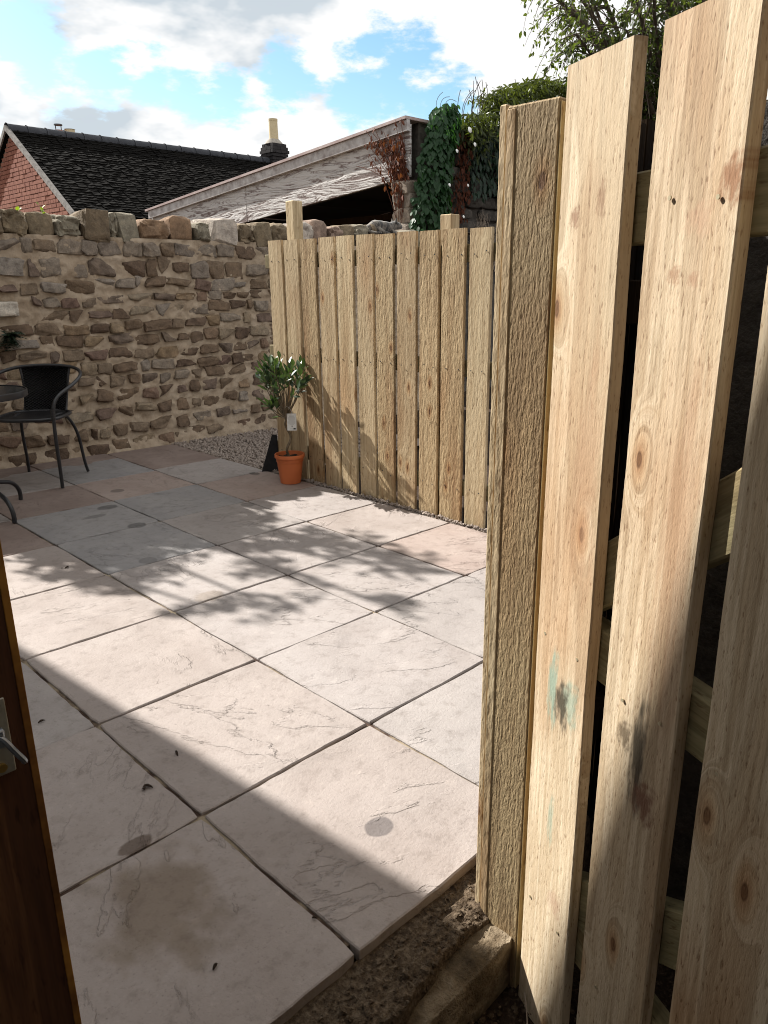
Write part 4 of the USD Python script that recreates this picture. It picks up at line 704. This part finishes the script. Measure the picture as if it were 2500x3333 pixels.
# creeper along the wall top, hanging down in the shade
cr_ = thing('creeper', 'creeper with narrow drooping leaves spilling over the dark wall top', 'climber'); B, D, N_, S_ = [], [], [], []
for k in range(3600):
    x_ = r.uniform(6.75, 9.3); zt_ = capz(x_) + .16 + .26 * (meshkit.noise(np.array([x_ * 2.2, 1, 3]), 4)) + (.12 if x_ > 7.2 else -.1); z_ = zt_ - abs(r.normal(0, .20)); y_ = 4.80 + r.normal(0, .13) - .10
    B.append((x_, y_, z_)); D.append((r.normal(0, .45), r.normal(-.2, .4), r.uniform(-1.2, .3))); N_.append((r.normal(0, .4), -1, .5)); S_.append(r.uniform(.06, .13))
obj('foliage', leaf_mesh(B, D, N_, np.array(S_), np.array(S_) * .26, .1, .15), creeper_m, cr_, smooth=True)
B, D, N_, S_ = [], [], [], []
for k in range(1500):
    x_ = r.uniform(6.95, 9.0); lowz = 2.15 + .45 * meshkit.noise(np.array([x_ * 2.3, 7, 1]), 9) + .1 * (x_ < 7.1); z_ = r.uniform(lowz, capz(x_)); B.append((x_, 4.74 + r.normal(0, .05), z_)); D.append((r.normal(0, .35), -.2, -1)); N_.append((r.normal(0, .4), -1, .3)); S_.append(r.uniform(.05, .11))
obj('hanging_leaves', leaf_mesh(B, D, N_, np.array(S_), np.array(S_) * .45, .1, .1), ivy_m, cr_, smooth=True)
sh = []
for k in range(16):
    x_ = r.uniform(6.8, 8.2); z0 = capz(x_); obj('shoot', tube(spline([(x_, 4.76, z0), (x_ + r.normal(0, .05), 4.74, z0 + .22), (x_ + r.normal(0, .12), 4.7, z0 + r.uniform(.3, .5))], 7), .004, 5), bark_m, cr_, smooth=True)
dc = thing('dead_creeper', 'withered red brown creeper clinging to the barn fascia and wall by the bindweed', 'climber'); ts, B, D, N_, S_ = [], [], [], [], []
for k in range(60):
    y0 = 4.82 + abs(r.normal(0, .05)); z0 = 1.95 + r.uniform(0, .35); y1 = y0 + r.uniform(.05, 1.0) * r.random(); z1 = 2.6 + r.uniform(0, .45); X_ = 5.95 if k % 3 else 5.90
    p = spline([(X_, y0, z0), (X_ - .01, y0 + (y1 - y0) * .35 + r.normal(0, .03), (z0 + z1) / 2), (X_ - .02, y1, min(z1, zt(y1) + .02))], 9); ts.append(tube(p, .0035, 4))
    for j in range(7): B.append(p[r.integers(2, 9)] + r.normal(0, .02, 3)); D.append((r.normal(0, .4), r.normal(0, .5), -1)); N_.append((-1, r.normal(0, .5), .2)); S_.append(r.uniform(.03, .075))
for k in range(240):
    z_ = r.uniform(2.0, 2.98); x_ = 6.76 + .10 * (z_ - 2.0) + r.normal(0, .07); B.append((x_, 4.72 + r.normal(0, .03), z_)); D.append((r.normal(0, .4), -.2, -1)); N_.append((r.normal(0, .5), -1, .2)); S_.append(r.uniform(.035, .08))
obj('stems', cat_(ts), dead_m, dc, smooth=True); obj('dead_leaves', leaf_mesh(B, D, N_, np.array(S_), np.array(S_) * .5, .25, .1), dead_m, dc, smooth=True)
# bare shrub
bs_ = thing('bare_shrub', 'leafless pale twiggy shrub in front of the dark wall', 'shrub'); ts = []
def twig(p, d, L, rad, depth):
    q = spline([p, p + d * L * .5 + r.normal(0, L * .04, 3), p + d * L + r.normal(0, L * .06, 3)], 6); ts.append(tube(q, np.linspace(rad, rad * .6, 6), 5))
    if depth:
        for k in range(3): twig(q[r.integers(2, 6)], unit(d + r.normal(0, .38, 3) * [1, .5, 1] + [0, 0, .12]), L * r.uniform(.45, .7), rad * .62, depth - 1)
for k in range(13): twig(np.array([7.28 + r.normal(0, .10), 4.60 + r.normal(0, .03), 1.42]), unit((r.normal(.05, .55), r.normal(0, .15), 1)), r.uniform(.35, .55), .0065, 2)
obj('branches', cat_(ts), twig_m, bs_, smooth=True)

# ------------------------------------------------------------------ the brick house beyond, its neighbour, distant pots
house = thing('brick_house', 'red brick house with a dark mossy tiled roof behind the garden wall', 'house')
HX0, HX1, HYR, HZR, HYE, HZE = 6.1, 13.62, 16.39, 4.47, 13.80, 2.66
def slope(y): return HZR - (HZR - HZE) * abs(y - HYR) / (HYR - HYE)
core = np.array([(x, y, z) for x in (HX0 + .03, HX1) for y, z in ((HYE + .06, -.1), (2 * HYR - HYE - .06, -.1), (HYE + .06, HZE - .02), (2 * HYR - HYE - .06, HZE - .02), (HYR, HZR - .06))])
obj('wall', trimesh.convex.convex_hull(core), brick_mortar_m, house)
br = []; bh, bw_ = .083, .235
for row in range(int(4.5 / bh)):
    z_ = -.1 + row * bh
    if z_ < 1.9: continue
    y_ = HYE - .1 - (bw_ / 2 if row % 2 else 0)
    while y_ < 2 * HYR - HYE:
        w = bw_ if row % 4 else bw_ / 2
        lim = min(slope(y_ + .01), slope(y_ + w - .01)) - .05
        if y_ > HYE + .05 and y_ + w < 2 * HYR - HYE and z_ + bh < lim:
            br.append(box(HX0 + rng.uniform(-.006, .004), HX0 + .05, y_ + .006, y_ + w - .006, z_ + .006, z_ + bh - .006))
        y_ += w
o = obj('brickwork', cat_(br), brick_m, house); tag(o, None, None, kind='stuff')
sl_ = math.hypot(HYR - HYE + .12, (HZR - HZE)); e1 = unit(np.array([0, -(HYR - HYE), -(HZR - HZE)])); nr = unit(np.array([0, -(HZR - HZE), (HYR - HYE)]))
tl = []; ncr = 34
for c in range(ncr):
    for k in range(40):
        x0 = HX0 - .06 + k * (HX1 - HX0 + .1) / 40; w = (HX1 - HX0 + .1) / 40
        o0 = np.array([x0, HYR, HZR]) + e1 * (c * sl_ / ncr) + nr * (.030 + rng.uniform(-.006, .006)); L = sl_ / ncr * 1.12; tw_ = rng.normal(0, .010)
        pts = []
        for u, hgt in ((0, .007), (.22, .0), (.62, .001), (.82, .009), (1.0, .007)):
            for v_, lift in ((0, -.008), (1, .009 + rng.uniform(-.004, .004))): pts.append(o0 + np.array([u * w * .985, 0, 0]) + e1 * (L * v_) + nr * (hgt + lift + tw_ * (u - .5)))
        F = []
        for j in range(4): F += [(2 * j, 2 * j + 1, 2 * j + 3), (2 * j, 2 * j + 3, 2 * j + 2)]
        b0 = len(pts)
        pts += [p - nr * .02 for p in pts[1::2]]
        for j in range(4): F += [(2 * j + 1, b0 + j, b0 + j + 1), (2 * j + 1, b0 + j + 1, 2 * j + 3)]
        tl.append(trimesh.Trimesh(np.array(pts), np.array(F), process=False))
def slabs_roof(x0, x1, ye, ze, yr, zr, yb, d0, d1): return cat_([trimesh.convex.convex_hull(np.array([(x, y, z + d) for x in (x0, x1) for y, z in ((y_, ze), (yr, zr)) for d in (d0, d1)])) for y_ in (ye, yb)])
rf = obj('roof', slabs_roof(HX0 - .05, HX1 + .05, HYE - .12, HZE - .10, HYR, HZR, 2 * HYR - HYE + .12, -.05, .012), tile_m, house)
o = obj('roof_tiles', cat_(tl), tile_m, house, smooth=25); tag(o, None, None, kind='stuff')
for k in range(17):
    x0 = HX0 - .05 + k * (HX1 - HX0 - .55) / 17; L = (HX1 - HX0 - .55) / 17
    a = np.linspace(-.25, math.pi + .25, 9); R1 = .115
    V = [(x0 + s * L, HYR + (R1 + (.016 if s == 0 else 0)) * math.cos(t), HZR - .01 + (R1 + (.016 if s == 0 else 0)) * math.sin(t)) for s in (0, .08, .081, 1) for t in a]
    V = np.array([(x, y if i >= 9 * 2 else y, z_) for i, (x, y, z_) in enumerate(V)])
    F = [(s * 9 + j, s * 9 + j + 1, s * 9 + 10 + j, s * 9 + 9 + j) for s in range(3) for j in range(8)]
    obj('ridge_tile', (V, np.array(F)), ridge_m, house, smooth=40)
for sgn in (-1, 1):
    ye = HYR + sgn * (HYR - HYE + .12); obj('verge', trimesh.convex.convex_hull(np.array([(x, y, z_ + d) for x in (HX0 - .085, HX0 - .01) for y, z_ in ((HYR, HZR + .01), (ye, HZE - .06)) for d in (-.045, .055)])), verge_m, house)
ch = obj('chimney', cat_([box(12.88, 13.32, HYR - .21, HYR + .21, 3.8, 4.42)]), brick_m, house)
bk = []
def ring_course(x0, x1, y0, y1, z_, h, off):
    for (a0, a1, fx) in ((x0, x1, 'x'), (y0, y1, 'y')):
        n_ = max(2, round((a1 - a0) / .225)); w = (a1 - a0) / n_
        for j in range(n_ + (1 if off else 0)):
            s, e = a0 + (j - (.5 if off else 0)) * w, a0 + (j + 1 - (.5 if off else 0)) * w; s, e = max(s, a0), min(e, a1)
            if fx == 'x': bk.append(box(s + .005, e - .005, y0, y0 + .08, z_ + .005, z_ + h - .005))
            else: bk.append(box(x0 + rng.uniform(-.003, .003), x0 + .08, s + .006 + (.08 if j == 0 else 0), e - .005, z_ + .005, z_ + h - .005))
for k in range(3): ring_course(12.86, 13.34, HYR - .24, HYR + .24, 4.18 + k * .083, .083, k % 2)
obj('brickwork', cat_(bk), brick_m, ch); bk = []
for k, (z_, gro) in enumerate(((4.43, 0), (4.513, 0), (4.596, .03), (4.68, .055), (4.763, .03), (4.846, 0))): ring_course(12.865 - gro, 13.335 + gro, HYR - .235 - gro, HYR + .235 + gro, z_, .083, k % 2)
obj('dark_brickwork', cat_(bk + [box(12.89, 13.31, HYR - .21, HYR + .21, 4.42, 4.93)]), blueb_m, ch)
obj('flaunching', lathe([(0, 0), (.27, 0), (.24, .05), (.15, .13), (0, .13)], 12).apply_transform(np.diag([1, .8, 1, 1])).apply_translation((13.10, HYR, 4.925)), cement_m, ch, smooth=30)
obj('chimney_pot', lathe([(.0, 0), (.128, 0), (.122, .10), (.118, .46), (.122, .465), (.124, .52), (.105, .52), (.10, .42), (0, .42)], 28).apply_translation((13.10, HYR, 5.03)), cream_m, ch, smooth=35)
pots = thing('distant_chimney', 'two small chimney pots just showing above the ridge of the tiled roof', 'chimney', (8.28, 18.6, 0))
obj('stack', box(-.38, .34, -.25, .25, -.1, 4.62), brick_m, pots)
obj('chimney_pot', lathe([(0, 0), (.10, 0), (.085, .35), (.10, .36), (.07, .36), (0, .30)], 16).apply_translation((-.12, 0, 4.62)), terracotta_m, pots, smooth=30)
obj('chimney_pot', lathe([(0, 0), (.13, 0), (.12, .40), (.135, .41), (.10, .41), (0, .35)], 16).apply_translation((.16, 0, 4.62)), cream_m, pots, smooth=30)
obj('cowl', cat_([trimesh.creation.cylinder(.012, .14, sections=6).apply_translation((-.12 + a, b, 5.02)) for a, b in ((-.07, 0), (.07, 0))] + [trimesh.creation.cylinder(.10, .025, sections=14).apply_translation((-.12, 0, 5.10))]), iron_m, pots, smooth=30)
nb = thing('neighbour_house', 'brown gabled house whose roof edge shows at the far left edge', 'house', (6.6, 25.6, 0))
obj('wall', trimesh.convex.convex_hull(np.array([(x, y, z_) for x in (-6, 1.15) for y, z_ in ((-3, -.1), (3, -.1), (-3, 3.4), (3, 3.4), (0, 5.5))])), brick_m, nb)
obj('roof', slabs_roof(-6.2, 1.3, -3.2, 3.3, 0, 5.55, 3.2, 0, .12), tile_m, nb)

# the house on the left, just out of the picture, whose eave throws the long shadow
hs = thing('rendered_house', 'pale rendered house just outside the left edge whose eave shades the near slabs', 'house')
E0, E1, EH = np.array([-.468, 1.45]), np.array([-.993, 6.9]), 3.6
ed = unit(E1 - E0); en = np.array([ed[1], -ed[0]])
def lpt(a, b, z_): p = E0 + ed * a - en * b; return (p[0], p[1], z_)
LH = np.linalg.norm(E1 - E0)
obj('wall', trimesh.convex.convex_hull(np.array([lpt(a, b, z_) for a in (.15, LH - .15) for b in (.16, 6.0) for z_ in (-.1, EH - .05)])), render_m, hs)
obj('roof', trimesh.convex.convex_hull(np.array([lpt(a, b, z_ + d) for a in (0, LH) for b, z_ in ((.05, EH - .08), (3.1, EH + 1.5), (6.2, EH - .08)) for d in (0, .08)])), tile_m, hs)
obj('gutter', tube([lpt(0, .05, EH - .05), lpt(LH, .05, EH - .05)], .05, 10), gutter_m, hs, smooth=40)
for a in (1.2, 3.6):
    f_ = obj('window', trimesh.convex.convex_hull(np.array([lpt(u, b, z_) for u in (a, a + .9) for b in (.13, .159) for z_ in (1.0, 2.1)])), tag_m, hs)
    obj('pane', trimesh.convex.convex_hull(np.array([lpt(u, b, z_) for u in (a + .06, a + .84) for b in (.125, .129) for z_ in (1.06, 2.04)])), glass_m, f_)

# unseen walls added around the viewpoint to cut sky fill on slabs and gate
ph = thing('passage_house', 'dark stone walls added around the viewpoint to cut sky light, glimpsed through the gate gaps', 'house')
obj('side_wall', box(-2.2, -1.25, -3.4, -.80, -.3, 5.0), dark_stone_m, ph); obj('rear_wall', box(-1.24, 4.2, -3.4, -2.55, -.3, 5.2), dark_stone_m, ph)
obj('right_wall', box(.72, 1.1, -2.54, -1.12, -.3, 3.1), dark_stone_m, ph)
obj('low_wall', box(.74, 1.05, -1.115, -.72, -.3, 1.60), dark_stone_m, ph)  # added to darken the view through the gate gaps
obj('roof', trimesh.convex.convex_hull(np.array([(x, y, z_) for x in (-2.3, 4.3) for y, z_ in ((-2.85, 5.2), (-6.0, 7.2), (-9.2, 5.2), (-6, 5.2))])), tile_m, ph)

# ------------------------------------------------------------------ trees
def tree(name, lab, base, crown_c, crown_r, nlimb, ntwig, leaf_L, mt, seed, droop=.3, lpt_=14, keep=None, trunk_r=.13):
    r = np.random.default_rng(seed); t = thing(name, lab, 'tree'); base, cc_, cr2 = np.array(base), np.array(crown_c), np.array(crown_r)
    fork = base + (cc_ - base) * .55; tr = spline([base, base + (fork - base) * .5 + r.normal(0, .06, 3), fork], 12); obj('trunk', tube(tr, np.linspace(trunk_r, trunk_r * .6, 12), 9), bark_m, t, smooth=60)
    lim, B, D, N_, S_ = [], [], [], [], []; ends = []
    for k in range(nlimb):
        d = unit(r.normal(0, 1, 3)); tip = cc_ + d * cr2 * r.uniform(.45, .8); p = spline([fork, fork + (tip - fork) * .5 + r.normal(0, .12, 3) + [0, 0, .12], tip], 14); obj('limb', tube(p, np.linspace(trunk_r * .42, .012, 14), 6), bark_m, t, smooth=60); ends.append(p)
    for k in range(ntwig):
        p = ends[r.integers(len(ends))]; s = p[r.integers(5, 14)]; d = unit(r.normal(0, 1, 3) * [1, 1, .6] + unit(s - cc_) * .7); L = r.uniform(.35, .95) * min(cr2) * .55
        q = spline([s, s + d * L * .5 + [0, 0, .03], s + d * L + np.array([0, 0, -droop * L])], 9)
        if keep is not None and not keep(q[-1]): continue
        lim.append(tube(q, np.linspace(.008, .002, 9), 4))
        for j in range(lpt_):
            u = r.uniform(1, 8); a = int(u); b = q[a] + (q[a + 1 if a < 8 else 8] - q[a]) * (u - a); B.append(b + r.normal(0, .015, 3)); D.append(unit(d * .5 + r.normal(0, .6, 3) + [0, 0, -.35])); N_.append(unit(r.normal(0, .6, 3) + [0, 0, 1])); S_.append(leaf_L * r.uniform(.7, 1.25))
    o = obj('twigs', cat_(lim), bark_m, t, smooth=60); tag(o, None, None, kind='stuff')
    S_ = np.array(S_); o = obj('crown', leaf_mesh(B, D, N_, S_, S_ * .5, .15, .05), mt, t, smooth=True); tag(o, None, None, kind='stuff')
    return t
tree('garden_tree', 'loose leafy tree rising behind the open gate against the sky', (11.2, 3.1, -.1), (9.1, 3.75, 4.75), (1.95, 1.6, 1.4), 34, 1150, .066, tree_m, 31, .45, 15, trunk_r=.12)
tree('shade_tree', 'small tree behind the wall, out of view at the left, dappling the slabs', (.1, 5.6, -.1), (.36, 5.35, 3.22), (.90, .55, .90), 22, 560, .072, tree_m, 33, .25, 14, trunk_r=.06)
